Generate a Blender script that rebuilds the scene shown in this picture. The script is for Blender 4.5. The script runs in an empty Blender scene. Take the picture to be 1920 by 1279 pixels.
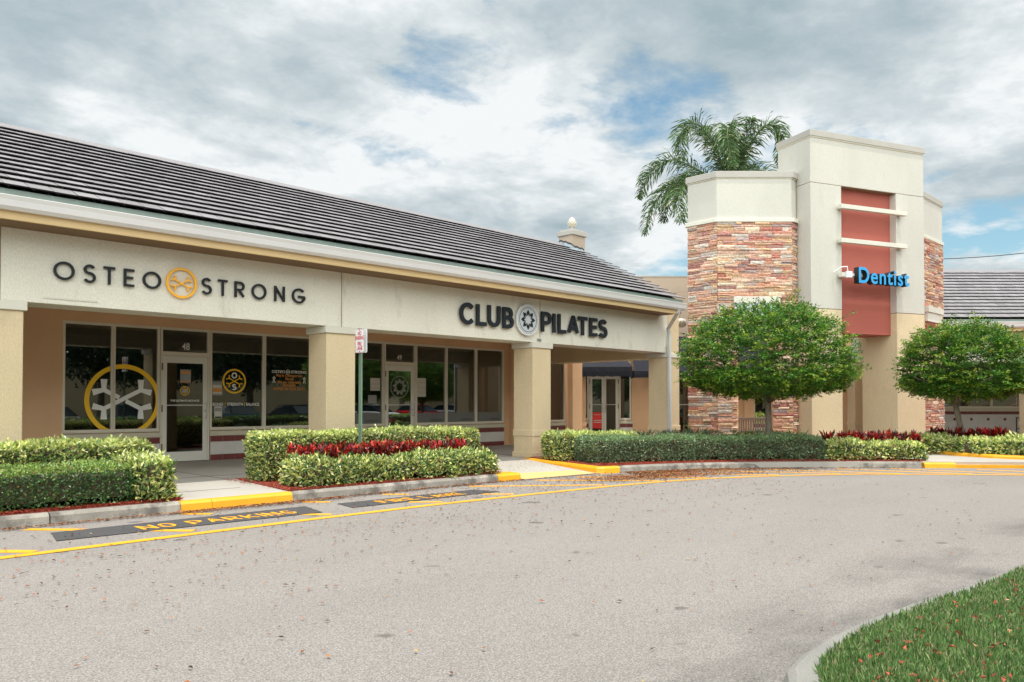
import bpy, bmesh, math, random
import numpy as np
from mathutils import Vector, Matrix
random.seed(7); RNG = np.random.default_rng(7)
sc = bpy.context.scene
COL = sc.collection
R = math.radians
# ------------------------------------------------------------------ camera
A0 = R(45.2)
FW = Vector((math.cos(A0), math.sin(A0), 0)); RT = Vector((math.sin(A0), -math.cos(A0), 0))
cam_d = bpy.data.cameras.new('camera'); cam = bpy.data.objects.new('camera', cam_d); COL.objects.link(cam)
cam.location = (0, 0, 1.55)
cam.rotation_euler = (R(90) + math.atan(27 / 1480), 0, A0 - R(90))
cam_d.sensor_width = 36; cam_d.lens = 27.75; cam_d.shift_y = 0.0471
cam_d.clip_start = 0.1; cam_d.clip_end = 3000
sc.camera = cam
# ------------------------------------------------------------------ light
SUN_EL = R(80); SD = Vector((-0.40, -0.92, 0)).normalized()
sd = bpy.data.lights.new('sun', 'SUN'); sd.energy = 2.9; sd.angle = R(0.6); sd.color = (1, 0.955, 0.89)
sun = bpy.data.objects.new('sun', sd); COL.objects.link(sun)
sdir = Vector((SD.x * math.cos(SUN_EL), SD.y * math.cos(SUN_EL), math.sin(SUN_EL)))
sun.rotation_euler = sdir.to_track_quat('Z', 'Y').to_euler(); sun.location = (0, 0, 40)
W = bpy.data.worlds.new('World'); sc.world = W; W.use_nodes = True
def world():
    nt = W.node_tree; N = nt.nodes; L = nt.links; N.clear()
    out = N.new('ShaderNodeOutputWorld'); bg = N.new('ShaderNodeBackground'); bg.inputs[1].default_value = 1.0
    L.new(bg.outputs[0], out.inputs[0])
    sky = N.new('ShaderNodeTexSky'); sky.sky_type = 'NISHITA'; sky.sun_disc = False
    sky.sun_elevation = SUN_EL; sky.sun_rotation = math.atan2(SD.x, SD.y)
    tc = N.new('ShaderNodeTexCoord'); sep = N.new('ShaderNodeSeparateXYZ'); L.new(tc.outputs['Generated'], sep.inputs[0])
    def m(op, a, b=None, c=None, clamp=False):
        n = N.new('ShaderNodeMath'); n.operation = op; n.use_clamp = clamp
        for i, v in enumerate((a, b, c)):
            if v is None: continue
            if isinstance(v, (int, float)): n.inputs[i].default_value = v
            else: L.new(v, n.inputs[i])
        return n.outputs[0]
    z = m('ADD', m('MAXIMUM', sep.outputs[2], 0.0), 0.16)
    cmb = N.new('ShaderNodeCombineXYZ'); L.new(m('DIVIDE', sep.outputs[0], z), cmb.inputs[0]); L.new(m('DIVIDE', sep.outputs[1], z), cmb.inputs[1])
    def noise(scale, det, rough, off, dist=0.0):
        mp = N.new('ShaderNodeMapping'); mp.inputs['Location'].default_value = off
        L.new(cmb.outputs[0], mp.inputs[0])
        n = N.new('ShaderNodeTexNoise'); n.inputs['Scale'].default_value = scale; n.inputs['Detail'].default_value = det
        n.inputs['Roughness'].default_value = rough; n.inputs['Distortion'].default_value = dist
        L.new(mp.outputs[0], n.inputs['Vector']); return n.outputs[0]
    big = noise(0.75, 8, 0.52, (3.1, 7.7, 0.0), 0.15)
    shade = noise(1.25, 9, 0.56, (11.3, 2.2, 4.0), 0.12)
    fine = noise(4.2, 9, 0.62, (1.3, 9.2, 2.0), 0.15)
    def ramp(v, stops):
        r = N.new('ShaderNodeValToRGB'); L.new(v, r.inputs[0]); e = r.color_ramp.elements
        while len(e) < len(stops): e.new(0.5)
        for k, (p, c) in enumerate(stops): e[k].position = p; e[k].color = (c[0], c[1], c[2], 1)
        return r.outputs[0]
    body = m('ADD', m('MULTIPLY', shade, 0.62), m('MULTIPLY', fine, 0.38))
    cc = ramp(body, [(0.36, (0.285, 0.36, 0.395)), (0.44, (0.38, 0.445, 0.475)), (0.51, (0.50, 0.55, 0.57)), (0.58, (0.68, 0.705, 0.715))])
    cover = ramp(m('ADD', m('MULTIPLY', big, 0.8), m('MULTIPLY', fine, 0.2)), [(0.405, (0, 0, 0)), (0.46, (1, 1, 1))])
    sk = N.new('ShaderNodeMix'); sk.data_type = 'RGBA'; sk.blend_type = 'MULTIPLY'; sk.inputs['Factor'].default_value = 1
    L.new(sky.outputs[0], sk.inputs['A']); sk.inputs['B'].default_value = (0.105, 0.125, 0.112, 1)
    mx = N.new('ShaderNodeMix'); mx.data_type = 'RGBA'; L.new(cover, mx.inputs['Factor'])
    L.new(sk.outputs['Result'], mx.inputs['A']); L.new(cc, mx.inputs['B'])
    # the overcast is brighter towards the high sun and on the side of the sky behind the photographer
    def ss(v, a, b, hi):
        r = N.new('ShaderNodeMapRange'); r.interpolation_type = 'SMOOTHSTEP'; L.new(v, r.inputs[0]); r.inputs[1].default_value = a; r.inputs[2].default_value = b; r.inputs[3].default_value = 0; r.inputs[4].default_value = hi; return r.outputs[0]
    back = m('MULTIPLY', m('ADD', m('MULTIPLY', sep.outputs[0], 0.70), m('MULTIPLY', sep.outputs[1], 0.71)), -1.0)
    gain = m('ADD', m('ADD', 1.0, ss(sep.outputs[2], 0.42, 0.95, 1.0)), ss(back, -0.05, 0.6, 3.0))
    gv = N.new('ShaderNodeCombineXYZ'); g1 = m('SUBTRACT', gain, 1.0)
    for k, w in enumerate((1.06, 0.985, 0.90)): L.new(m('MULTIPLY_ADD', g1, w, 1.0), gv.inputs[k])
    sc_ = N.new('ShaderNodeVectorMath'); sc_.operation = 'MULTIPLY'; L.new(mx.outputs['Result'], sc_.inputs[0]); L.new(gv.outputs[0], sc_.inputs[1])
    L.new(sc_.outputs[0], bg.inputs[0])
world()
sc.view_settings.view_transform = 'Standard'; sc.view_settings.look = 'None'
sc.view_settings.exposure = 0.42; sc.view_settings.gamma = 1
sc.cycles.max_bounces = 8; sc.cycles.transparent_max_bounces = 12
# ------------------------------------------------------------------ materials
def newmat(name):
    m = bpy.data.materials.new(name); m.use_nodes = True; nt = m.node_tree
    return m, nt.nodes, nt.links, nt.nodes['Principled BSDF']
def pm(name, c, rough=0.8, var=0.12, scale=3.0, bump=0.0, bscale=60.0, metal=0.0, fine=0.0, fscale=200.0, spec=None, dirt=None, bd=0.01, stretch=(1, 1, 1)):
    m, N, L, P = newmat(name); P.inputs['Roughness'].default_value = rough; P.inputs['Metallic'].default_value = metal
    if spec is not None: P.inputs['Specular IOR Level'].default_value = spec
    tc = N.new('ShaderNodeTexCoord')
    mp = N.new('ShaderNodeMapping'); mp.inputs['Scale'].default_value = stretch; L.new(tc.outputs['Object'], mp.inputs[0]); V = mp.outputs[0]
    def noise(s, d=5, r=0.6):
        n = N.new('ShaderNodeTexNoise'); n.inputs['Scale'].default_value = s; n.inputs['Detail'].default_value = d; n.inputs['Roughness'].default_value = r
        L.new(V, n.inputs['Vector']); return n.outputs[0]
    def rng(v, lo, hi, a=0.3, b=0.7):
        r = N.new('ShaderNodeMapRange'); L.new(v, r.inputs[0]); r.inputs[1].default_value = a; r.inputs[2].default_value = b
        r.inputs[3].default_value = lo; r.inputs[4].default_value = hi; return r.outputs[0]
    f = rng(noise(scale), 1 - var, 1 + var)
    if fine:
        g = rng(noise(fscale, 2, 0.5), 1 - fine, 1 + fine)
        q = N.new('ShaderNodeMath'); q.operation = 'MULTIPLY'; L.new(f, q.inputs[0]); L.new(g, q.inputs[1]); f = q.outputs[0]
    vm = N.new('ShaderNodeVectorMath'); vm.operation = 'SCALE'; vm.inputs[0].default_value = c; L.new(f, vm.inputs['Scale'])
    col = vm.outputs[0]
    if dirt:
        dc, ds, dt, damt = dirt
        mx = N.new('ShaderNodeMix'); mx.data_type = 'RGBA'; mx.inputs['B'].default_value = (*dc, 1)
        L.new(rng(noise(ds, 7, 0.65), 0, damt, dt, dt + 0.15), mx.inputs['Factor']); L.new(col, mx.inputs['A']); col = mx.outputs['Result']
    L.new(col, P.inputs['Base Color'])
    if bump:
        b = N.new('ShaderNodeBump'); b.inputs['Strength'].default_value = bump; b.inputs['Distance'].default_value = bd
        L.new(noise(bscale, 4, 0.6), b.inputs['Height']); L.new(b.outputs[0], P.inputs['Normal'])
    return m
def attrmat(name, rough=0.5, trans=0.0, spec=0.4, bump=0, bscale=60, tint=(1, 1, 1), var=0.0):
    m, N, L, P = newmat(name); P.inputs['Roughness'].default_value = rough; P.inputs['Specular IOR Level'].default_value = spec
    a = N.new('ShaderNodeAttribute'); a.attribute_name = 'Col'; col = a.outputs['Color']
    if var:
        tc = N.new('ShaderNodeTexCoord'); n = N.new('ShaderNodeTexNoise'); n.inputs['Scale'].default_value = 18; n.inputs['Detail'].default_value = 6; L.new(tc.outputs['Object'], n.inputs['Vector'])
        r = N.new('ShaderNodeMapRange'); L.new(n.outputs[0], r.inputs[0]); r.inputs[1].default_value = .3; r.inputs[2].default_value = .7; r.inputs[3].default_value = 1 - var; r.inputs[4].default_value = 1 + var
        vm = N.new('ShaderNodeVectorMath'); vm.operation = 'SCALE'; L.new(col, vm.inputs[0]); L.new(r.outputs[0], vm.inputs['Scale']); col = vm.outputs[0]
    L.new(col, P.inputs['Base Color'])
    if bump:
        tc = N.new('ShaderNodeTexCoord'); n = N.new('ShaderNodeTexNoise'); n.inputs['Scale'].default_value = bscale; n.inputs['Detail'].default_value = 6; L.new(tc.outputs['Object'], n.inputs['Vector'])
        b = N.new('ShaderNodeBump'); b.inputs['Strength'].default_value = bump; b.inputs['Distance'].default_value = 0.02; L.new(n.outputs[0], b.inputs['Height']); L.new(b.outputs[0], P.inputs['Normal'])
    if trans:
        t = N.new('ShaderNodeBsdfTranslucent'); L.new(col, t.inputs[0]); mx = N.new('ShaderNodeMixShader'); mx.inputs[0].default_value = trans
        out = N['Material Output']; L.new(P.outputs[0], mx.inputs[1]); L.new(t.outputs[0], mx.inputs[2]); L.new(mx.outputs[0], out.inputs[0])
    return m
def glassmat(name, tint=(0.30, 0.36, 0.34), refl=0.04, ior=1.5):
    m, N, L, P = newmat(name); N.remove(P)
    tr = N.new('ShaderNodeBsdfTransparent'); tr.inputs[0].default_value = (*tint, 1)
    gl = N.new('ShaderNodeBsdfGlossy'); gl.inputs['Roughness'].default_value = 0.0; gl.inputs[0].default_value = (0.95, 1.0, 0.99, 1)
    fr = N.new('ShaderNodeFresnel'); fr.inputs[0].default_value = ior
    ad = N.new('ShaderNodeMath'); ad.operation = 'MULTIPLY_ADD'; L.new(fr.outputs[0], ad.inputs[0]); ad.inputs[1].default_value = 2.8; ad.inputs[2].default_value = refl
    mx = N.new('ShaderNodeMixShader'); L.new(ad.outputs[0], mx.inputs[0]); L.new(tr.outputs[0], mx.inputs[1]); L.new(gl.outputs[0], mx.inputs[2])
    L.new(mx.outputs[0], N['Material Output'].inputs[0]); return m
M = {}
M['band'] = pm('stucco_off_white', (0.72, 0.685, 0.585), 0.9, 0.05, 0.9, 0.8, 45, fine=0.10, fscale=60, dirt=((0.42, 0.39, 0.33), 3.0, 0.58, 0.45), stretch=(1, 1, .35))
M['towerwhite'] = pm('stucco_tower_white', (0.55, 0.52, 0.455), 0.9, 0.06, 0.8, 0.6, 50, fine=0.07, fscale=60, dirt=((0.40, 0.375, 0.32), 1.6, 0.58, 0.4), stretch=(1, 1, .3))
M['beige'] = pm('stucco_beige', (0.66, 0.525, 0.335), 0.9, 0.07, 1.1, 0.8, 45, fine=0.09, fscale=60, dirt=((0.44, 0.35, 0.24), 2.2, 0.57, 0.45), stretch=(1, 1, .4))
M['tan'] = pm('stucco_tan', (0.74, 0.47, 0.275), 0.9, 0.06, 1.0, 0.5, 55, fine=0.04, fscale=80)
M['dimtan'] = pm('stucco_light_tan', (0.47, 0.37, 0.28), 0.9, 0.05, 0.8, 0.4, 60)
M['cap'] = pm('painted_capital', (0.64, 0.61, 0.52), 0.85, 0.04, 1.5, 0.3, 60)
M['coping'] = pm('grey_coping', (0.42, 0.39, 0.345), 0.8, 0.05, 1.5, 0.2, 60)
M['fascia'] = pm('cream_fascia_paint', (0.62, 0.44, 0.22), 0.6, 0.04, 1.0)
M['soffit'] = pm('brown_soffit', (0.20, 0.125, 0.07), 0.85, 0.06, 1.2)
M['gutter'] = pm('white_gutter_metal', (0.70, 0.675, 0.66), 0.35, 0.03, 1.0)
M['flash'] = pm('green_eave_flashing', (0.17, 0.21, 0.18), 0.5, 0.06, 2.0)
M['downspout'] = pm('grey_downspout', (0.55, 0.57, 0.57), 0.4, 0.04, 2.0)
M['frame'] = pm('cream_window_frame', (0.74, 0.68, 0.56), 0.45, 0.03, 2.0)
M['doorpaint'] = pm('pale_door_paint', (0.76, 0.74, 0.66), 0.4, 0.03, 2.0)
M['sill'] = pm('cream_sill', (0.62, 0.57, 0.44), 0.7, 0.04, 2.0)
M['redtile'] = pm('dark_red_tile', (0.19, 0.045, 0.04), 0.35, 0.15, 4.0)
M['greytile'] = pm('pale_grey_tile', (0.66, 0.63, 0.59), 0.45, 0.05, 3.0)
M['grout'] = pm('grout', (0.45, 0.42, 0.38), 0.9)
M['glass'] = glassmat('dark_window_glass')
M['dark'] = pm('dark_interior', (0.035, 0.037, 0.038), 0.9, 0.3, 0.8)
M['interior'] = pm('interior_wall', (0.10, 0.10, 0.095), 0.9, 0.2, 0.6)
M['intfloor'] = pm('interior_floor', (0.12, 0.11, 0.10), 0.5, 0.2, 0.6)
M['black'] = pm('black_sign_paint', (0.005, 0.006, 0.008), 0.6, 0.05)
M['navy'] = pm('navy_sign_paint', (0.004, 0.009, 0.015), 0.6, 0.05)
M['orange'] = pm('amber_sign_paint', (0.92, 0.45, 0.03), 0.45, 0.05)
M['decal_yellow'] = pm('yellow_vinyl', (0.96, 0.58, 0.02), 0.5, 0.05)
M['decal_white'] = pm('white_vinyl', (0.85, 0.84, 0.80), 0.5, 0.03)
M['decal_orange'] = pm('orange_vinyl', (0.70, 0.30, 0.07), 0.5, 0.03)
M['decal_grey'] = pm('grey_vinyl', (0.30, 0.31, 0.30), 0.5, 0.03)
M['frost'] = pm('frosted_strip', (0.17, 0.175, 0.165), 0.6, 0.05)
M['frostink'] = pm('frosted_lettering', (0.06, 0.065, 0.06), 0.6, 0.05)
M['paper'] = pm('paper_notice', (0.62, 0.60, 0.52), 0.8, 0.05, 20)
M['signwhite'] = pm('white_sign_metal', (0.80, 0.80, 0.80), 0.35, 0.02)
M['signgrey'] = pm('grey_sign_disc', (0.55, 0.58, 0.60), 0.5, 0.03)
M['signred'] = pm('red_sign_ink', (0.55, 0.03, 0.06), 0.45, 0.02)
M['postgreen'] = pm('green_steel_post', (0.16, 0.24, 0.17), 0.5, 0.1, 8)
M['brick_red'] = pm('terracotta_panel', (0.40, 0.105, 0.075), 0.85, 0.05, 1.0, 0.35, 60)
M['blue'] = pm('blue_letter_face', (0.03, 0.33, 0.66), 0.3, 0.03)
M['tile_dark'] = pm('roof_underlay', (0.012, 0.011, 0.012), 0.9)
M['awning'] = pm('navy_awning_canvas', (0.011, 0.012, 0.022), 0.85, 0.15, 2.0)
M['steel'] = pm('brushed_steel', (0.50, 0.50, 0.48), 0.3, 0.05, metal=0.8)
M['rail'] = pm('pale_rail', (0.6, 0.6, 0.58), 0.4)
M['kerb'] = pm('concrete_kerb', (0.27, 0.245, 0.21), 0.9, 0.3, 2.2, 0.6, 80, fine=0.18, fscale=120, dirt=((0.09, 0.08, 0.07), 3.4, 0.49, 0.8))
M['kerbclean'] = pm('pale_concrete_kerb', (0.215, 0.205, 0.185), 0.9, 0.12, 2.0, 0.6, 90, fine=0.2, fscale=110, dirt=((0.24, 0.23, 0.21), 2.0, 0.57, 0.5))
M['yellow'] = pm('yellow_kerb_paint', (0.78, 0.345, 0.010), 0.55, 0.08, 3.0, 0.25, 60, dirt=((0.42, 0.22, 0.04), 5.0, 0.62, 0.6))
M['rampyellow'] = pm('pale_yellow_ramp_paint', (0.62, 0.42, 0.16), 0.8, 0.08, 3.0, 0.2, 60, dirt=((0.40, 0.28, 0.12), 9.0, 0.6, 0.6))
M['mark'] = pm('yellow_road_paint', (0.76, 0.345, 0.010), 0.6, 0.10, 2.5, 0.3, 90, fine=0.08, fscale=70, dirt=((0.36, 0.29, 0.17), 14.0, 0.60, 0.7))
M['markdark'] = pm('dark_road_patch', (0.055, 0.053, 0.055), 0.85, 0.15, 3.0, 0.4, 90, fine=0.2, fscale=120)
M['crack'] = pm('asphalt_crack', (0.17, 0.155, 0.145), 0.95, 0.3, 5.0)
M['walk'] = pm('concrete_walk', (0.385, 0.355, 0.315), 0.85, 0.08, 0.9, 0.2, 90, fine=0.06, fscale=90, dirt=((0.30, 0.27, 0.24), 1.3, 0.58, 0.5))
M['mulch'] = pm('red_mulch', (0.22, 0.038, 0.02), 0.95, 0.35, 18.0, 0.8, 45, fine=0.5, fscale=60, bd=0.03)
M['lawnbase'] = pm('lawn_thatch', (0.085, 0.125, 0.04), 0.95, 0.35, 9.0, 0.6, 40, fine=0.4, fscale=70)
M['soil'] = pm('lawn_soil', (0.07, 0.075, 0.035), 0.95, 0.3, 6.0)
M['bark'] = pm('tree_bark', (0.20, 0.165, 0.12), 0.9, 0.25, 6.0, 0.6, 40)
M['palmbark'] = pm('palm_bark', (0.30, 0.27, 0.22), 0.9, 0.2, 5.0, 0.6, 30)
M['twig'] = pm('hedge_twigs', (0.07, 0.055, 0.032), 0.95, 0.4, 12)
M['teak'] = pm('weathered_teak', (0.28, 0.205, 0.18), 0.75, 0.2, 14.0, 0.3, 60)
M['darkwood'] = pm('dark_wood', (0.075, 0.028, 0.02), 0.4, 0.2, 8.0)
M['fixture'] = pm('floodlight_housing', (0.50, 0.45, 0.36), 0.45, 0.05)
M['leaf'] = attrmat('leaf_surface', 0.42, 0.28, 0.5)
M['leafwaxy'] = attrmat('waxy_leaf_surface', 0.32, 0.18, 0.55)
M['litter'] = attrmat('dry_leaf_surface', 0.8, 0.1, 0.2)
M['grass'] = attrmat('grass_blade', 0.5, 0.3, 0.35)
M['stone'] = attrmat('ledge_stone', 0.9, 0, 0.25, bump=0.9, bscale=16, var=0.28)
M['tile'] = attrmat('concrete_roof_tile', 0.75, 0, 0.3, bump=0.3, bscale=50, var=0.10)
def asphalt():
    m, N, L, P = newmat('asphalt_surface'); P.inputs['Roughness'].default_value = 0.85; P.inputs['Specular IOR Level'].default_value = 0.3
    tc = N.new('ShaderNodeTexCoord'); V = tc.outputs['Object']
    def noise(s, d=4, r=0.6, sc_=(1, 1, 1)):
        mp = N.new('ShaderNodeMapping'); mp.inputs['Scale'].default_value = sc_; L.new(V, mp.inputs[0])
        n = N.new('ShaderNodeTexNoise'); n.inputs['Scale'].default_value = s; n.inputs['Detail'].default_value = d; n.inputs['Roughness'].default_value = r
        L.new(mp.outputs[0], n.inputs['Vector']); return n.outputs[0]
    def rng(v, lo, hi, a, b):
        r = N.new('ShaderNodeMapRange'); L.new(v, r.inputs[0]); r.inputs[1].default_value = a; r.inputs[2].default_value = b; r.inputs[3].default_value = lo; r.inputs[4].default_value = hi; return r.outputs[0]
    def mul(a, b):
        q = N.new('ShaderNodeMath'); q.operation = 'MULTIPLY'
        for i, v in enumerate((a, b)):
            if isinstance(v, float): q.inputs[i].default_value = v
            else: L.new(v, q.inputs[i])
        return q.outputs[0]
    g1 = rng(noise(85, 3, 0.75), 0.55, 1.45, 0.33, 0.67)
    vo = N.new('ShaderNodeTexVoronoi'); vo.inputs['Scale'].default_value = 95; L.new(V, vo.inputs['Vector'])
    sepc = N.new('ShaderNodeSeparateColor'); L.new(vo.outputs['Color'], sepc.inputs[0])
    g2 = rng(sepc.outputs[0], 0.76, 1.28, 0.0, 1.0)
    big = rng(noise(0.30, 6, 0.6, (.5, 1, 1)), 0.93, 1.06, 0.32, 0.68)
    streak = rng(noise(0.9, 5, 0.6, (0.12, 1.0, 1)), 0.975, 1.025, 0.35, 0.65)
    f = mul(mul(g1, g2), mul(big, streak))
    # tyre and damp dirt beside the island kerb: a band in Y broken up by noise
    ge = N.new('ShaderNodeNewGeometry'); sp = N.new('ShaderNodeSeparateXYZ'); L.new(ge.outputs['Position'], sp.inputs[0])
    bandf = mul(rng(sp.outputs[1], 1, 0, 2.3, 3.3), mul(rng(noise(1.1, 5, 0.6, (0.45, 1, 1)), 0, 1, 0.44, 0.62), 0.42))
    spots = mul(rng(noise(1.9, 3, 0.4), 0, 1, 0.70, 0.73), 0.45)
    kf = mul(rng(sp.outputs[1], 0, 1, 10.85, 11.35), mul(rng(noise(2.2, 5, 0.6, (0.4, 1, 1)), 0.3, 1, 0.4, 0.62), 0.38))
    for s in (bandf, spots, kf):
        inv = N.new('ShaderNodeMath'); inv.operation = 'SUBTRACT'; inv.inputs[0].default_value = 1.0; L.new(s, inv.inputs[1]); f = mul(f, inv.outputs[0])
    # fine hairline crack
    wv = N.new('ShaderNodeTexWave'); wv.inputs['Scale'].default_value = 0.028; wv.inputs['Distortion'].default_value = 1.2; wv.inputs['Detail'].default_value = 4; wv.inputs['Detail Scale'].default_value = 4; wv.bands_direction = 'Y'
    L.new(V, wv.inputs['Vector'])
    
    vm = N.new('ShaderNodeVectorMath'); vm.operation = 'SCALE'; vm.inputs[0].default_value = (0.226, 0.204, 0.188); L.new(f, vm.inputs['Scale']); L.new(vm.outputs[0], P.inputs['Base Color'])
    b = N.new('ShaderNodeBump'); b.inputs['Strength'].default_value = 0.5; b.inputs['Distance'].default_value = 0.004; L.new(g1, b.inputs['Height']); L.new(b.outputs[0], P.inputs['Normal'])
    return m
M['asphalt'] = asphalt()
# ------------------------------------------------------------------ geometry helpers
class Fr:                       # a local frame: s along, b back, z up
    def __init__(s, o, x): s.o = Vector((o[0], o[1], 0)); s.x = Vector((x[0], x[1], 0)).normalized(); s.y = Vector((-s.x.y, s.x.x, 0))
    def p(s, a, b, z): return s.o + s.x * a + s.y * b + Vector((0, 0, z))
ID = Fr((0, 0), (1, 0))
TO = Vector((23.97, 10.87, 0)); TW = Fr(TO, (math.cos(R(22.5)), -math.sin(R(22.5))))
CF = Fr((0, 0), (RT.x, RT.y))   # frame of the range that stands square to the drive: s to the right, b away
class MB:
    def __init__(s, fr=ID): s.v = []; s.f = []; s.c = []; s.fr = fr; s.cc = None
    def face(s, idx): s.f.append(tuple(idx)); s.c.append(s.cc)
    def box(s, a0, a1, b0, b1, z0, z1, fr=None, j=0):
        fr = fr or s.fr; n = len(s.v)
        for z in (z0, z1):
            for a, b in ((a0, b0), (a1, b0), (a1, b1), (a0, b1)):
                P = fr.p(a, b, z)
                if j: P = P + Vector([random.uniform(-j, j) for _ in range(3)])
                s.v.append(P)
        for q in ((0, 3, 2, 1), (4, 5, 6, 7), (0, 1, 5, 4), (1, 2, 6, 5), (2, 3, 7, 6), (3, 0, 4, 7)): s.face([n + k for k in q])
        return s
    def prism(s, poly, z0, z1, fr=None):
        fr = fr or s.fr; n = len(s.v); k = len(poly)
        ar = sum(poly[i][0] * poly[(i + 1) % k][1] - poly[(i + 1) % k][0] * poly[i][1] for i in range(k))
        if ar < 0: poly = poly[::-1]
        for z in (z0, z1):
            for a, b in poly: s.v.append(fr.p(a, b, z))
        s.face([n + i for i in range(k)][::-1]); s.face([n + k + i for i in range(k)])
        for i in range(k): j = (i + 1) % k; s.face([n + i, n + j, n + k + j, n + k + i])
        return s
    def sweep(s, prof, a0, a1, fr=None):     # profile of (b, z) points swept along s
        fr = fr or s.fr; n = len(s.v); k = len(prof)
        for a in (a0, a1):
            for b, z in prof: s.v.append(fr.p(a, b, z))
        s.face([n + i for i in range(k)][::-1]); s.face([n + k + i for i in range(k)])
        for i in range(k): j = (i + 1) % k; s.face([n + i, n + j, n + k + j, n + k + i])
        return s
    def poly(s, pts):
        n = len(s.v); s.v += [Vector(p) for p in pts]; s.face([n + i for i in range(len(pts))]); return s
    def tube(s, pts, rad, n=8, cap=True):
        pts = [Vector(p) for p in pts]; rad = rad if hasattr(rad, '__len__') else [rad] * len(pts); base = len(s.v); up = Vector((0, 0, 1))
        for i, p in enumerate(pts):
            d = (pts[min(i + 1, len(pts) - 1)] - pts[max(i - 1, 0)]).normalized()
            u = d.cross(up if abs(d.z) < 0.95 else Vector((1, 0, 0))).normalized(); w = d.cross(u)
            for k in range(n): a = 2 * math.pi * k / n; s.v.append(p + u * math.cos(a) * rad[i] + w * math.sin(a) * rad[i])
        for i in range(len(pts) - 1):
            for k in range(n): k2 = (k + 1) % n; s.face([base + i * n + k, base + i * n + k2, base + (i + 1) * n + k2, base + (i + 1) * n + k])
        if cap: s.face([base + k for k in range(n)]); s.face([base + (len(pts) - 1) * n + k for k in range(n)][::-1])
        return s
    def lathe(s, c, prof, n=20):
        base = len(s.v); c = Vector(c)
        for r, z in prof:
            for k in range(n): a = 2 * math.pi * k / n; s.v.append(c + Vector((r * math.cos(a), r * math.sin(a), z)))
        for i in range(len(prof) - 1):
            for k in range(n): k2 = (k + 1) % n; s.face([base + i * n + k, base + i * n + k2, base + (i + 1) * n + k2, base + (i + 1) * n + k])
        s.face([base + k for k in range(n)][::-1]); s.face([base + (len(prof) - 1) * n + k for k in range(n)])
        return s
    def strip(s, pts, w, d, plane, closed=False, z=0.0):
        """flat stroke of width w and depth d along 2D pts; plane(u, v, depth) -> world"""
        P = [Vector((p[0], p[1])) for p in pts]; k = len(P); lft = []; rgt = []
        for i in range(k):
            a = P[i - 1] if (i > 0 or closed) else None; b = P[(i + 1) % k] if (i < k - 1 or closed) else None
            if a is None: t = (b - P[i]).normalized(); nrm = Vector((-t.y, t.x)); m = 1
            elif b is None: t = (P[i] - a).normalized(); nrm = Vector((-t.y, t.x)); m = 1
            else:
                t1 = (P[i] - a).normalized(); t2 = (b - P[i]).normalized(); n1 = Vector((-t1.y, t1.x)); n2 = Vector((-t2.y, t2.x))
                nrm = (n1 + n2); nrm = nrm.normalized() if nrm.length > 1e-4 else n1; m = min(1 / max(nrm.dot(n1), 0.3), 2.6)
            lft.append(P[i] + nrm * w / 2 * m); rgt.append(P[i] - nrm * w / 2 * m)
        n = len(s.v)
        for q in (lft, rgt):
            for dd in (z, z + d):
                for p in q: s.v.append(plane(p.x, p.y, dd))
        # rows: lft back 0, lft front k, rgt back 2k, rgt front 3k
        seg = range(k if closed else k - 1)
        for i in seg:
            j = (i + 1) % k
            s.face([n + k + i, n + 3 * k + i, n + 3 * k + j, n + k + j]); s.face([n + i, n + j, n + 2 * k + j, n + 2 * k + i])
            s.face([n + i, n + k + i, n + k + j, n + j]); s.face([n + 2 * k + i, n + 2 * k + j, n + 3 * k + j, n + 3 * k + i])
        if not closed:
            s.face([n, n + 2 * k, n + 3 * k, n + k]); s.face([n + k - 1, n + 2 * k - 1, n + 4 * k - 1, n + 3 * k - 1])
        return s
    def flatpoly(s, pts, d, plane, z=0.0):
        n = len(s.v); k = len(pts)
        for dd in (z, z + d):
            for p in pts: s.v.append(plane(p[0], p[1], dd))
        s.face([n + i for i in range(k)]); s.face([n + k + i for i in range(k)][::-1])
        for i in range(k): j = (i + 1) % k; s.face([n + i, n + k + i, n + k + j, n + j])
        return s
    def build(s, name, mat, parent=None, bev=0.0, smooth=False, label=None):
        me = bpy.data.meshes.new(name); org = rootloc(parent) if parent else Vector((0, 0, 0))
        if not parent and s.v:
            lo = Vector([min(v[i] for v in s.v) for i in range(3)]); hi = Vector([max(v[i] for v in s.v) for i in range(3)])
            org = Vector(((lo.x + hi.x) / 2, (lo.y + hi.y) / 2, lo.z))
        me.from_pydata([tuple(v - org) for v in s.v], [], s.f); me.validate()
        bm = bmesh.new(); bm.from_mesh(me); bmesh.ops.recalc_face_normals(bm, faces=bm.faces); bm.to_mesh(me); bm.free()
        if any(c is not None for c in s.c) and len(me.polygons) == len(s.c):
            at = me.color_attributes.new('Col', 'FLOAT_COLOR', 'CORNER'); arr = np.ones((len(me.loops), 4), dtype=np.float32); li = 0
            for pgn in me.polygons: arr[pgn.loop_start:pgn.loop_start + pgn.loop_total, :3] = s.c[pgn.index] or (1, 1, 1)
            at.data.foreach_set('color', arr.ravel())
        if smooth: me.polygons.foreach_set('use_smooth', [True] * len(me.polygons))
        me.materials.append(M[mat] if isinstance(mat, str) else mat)
        o = bpy.data.objects.new(name, me); COL.objects.link(o)
        if parent: o.parent = parent
        else: o.location = org
        if bev:
            b = o.modifiers.new('bevel', 'BEVEL'); b.width = bev; b.segments = 2; b.limit_method = 'ANGLE'; b.angle_limit = R(40)
        if label: o['label'] = label
        return o
def rootloc(o):
    l = Vector(o.location)
    while o.parent: o = o.parent; l += Vector(o.location)
    return l
def tag(o, label=None, cat=None, group=None, kind=None):
    for k, v in (('label', label), ('category', cat), ('group', group), ('kind', kind)):
        if v: o[k] = v
    return o
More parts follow.
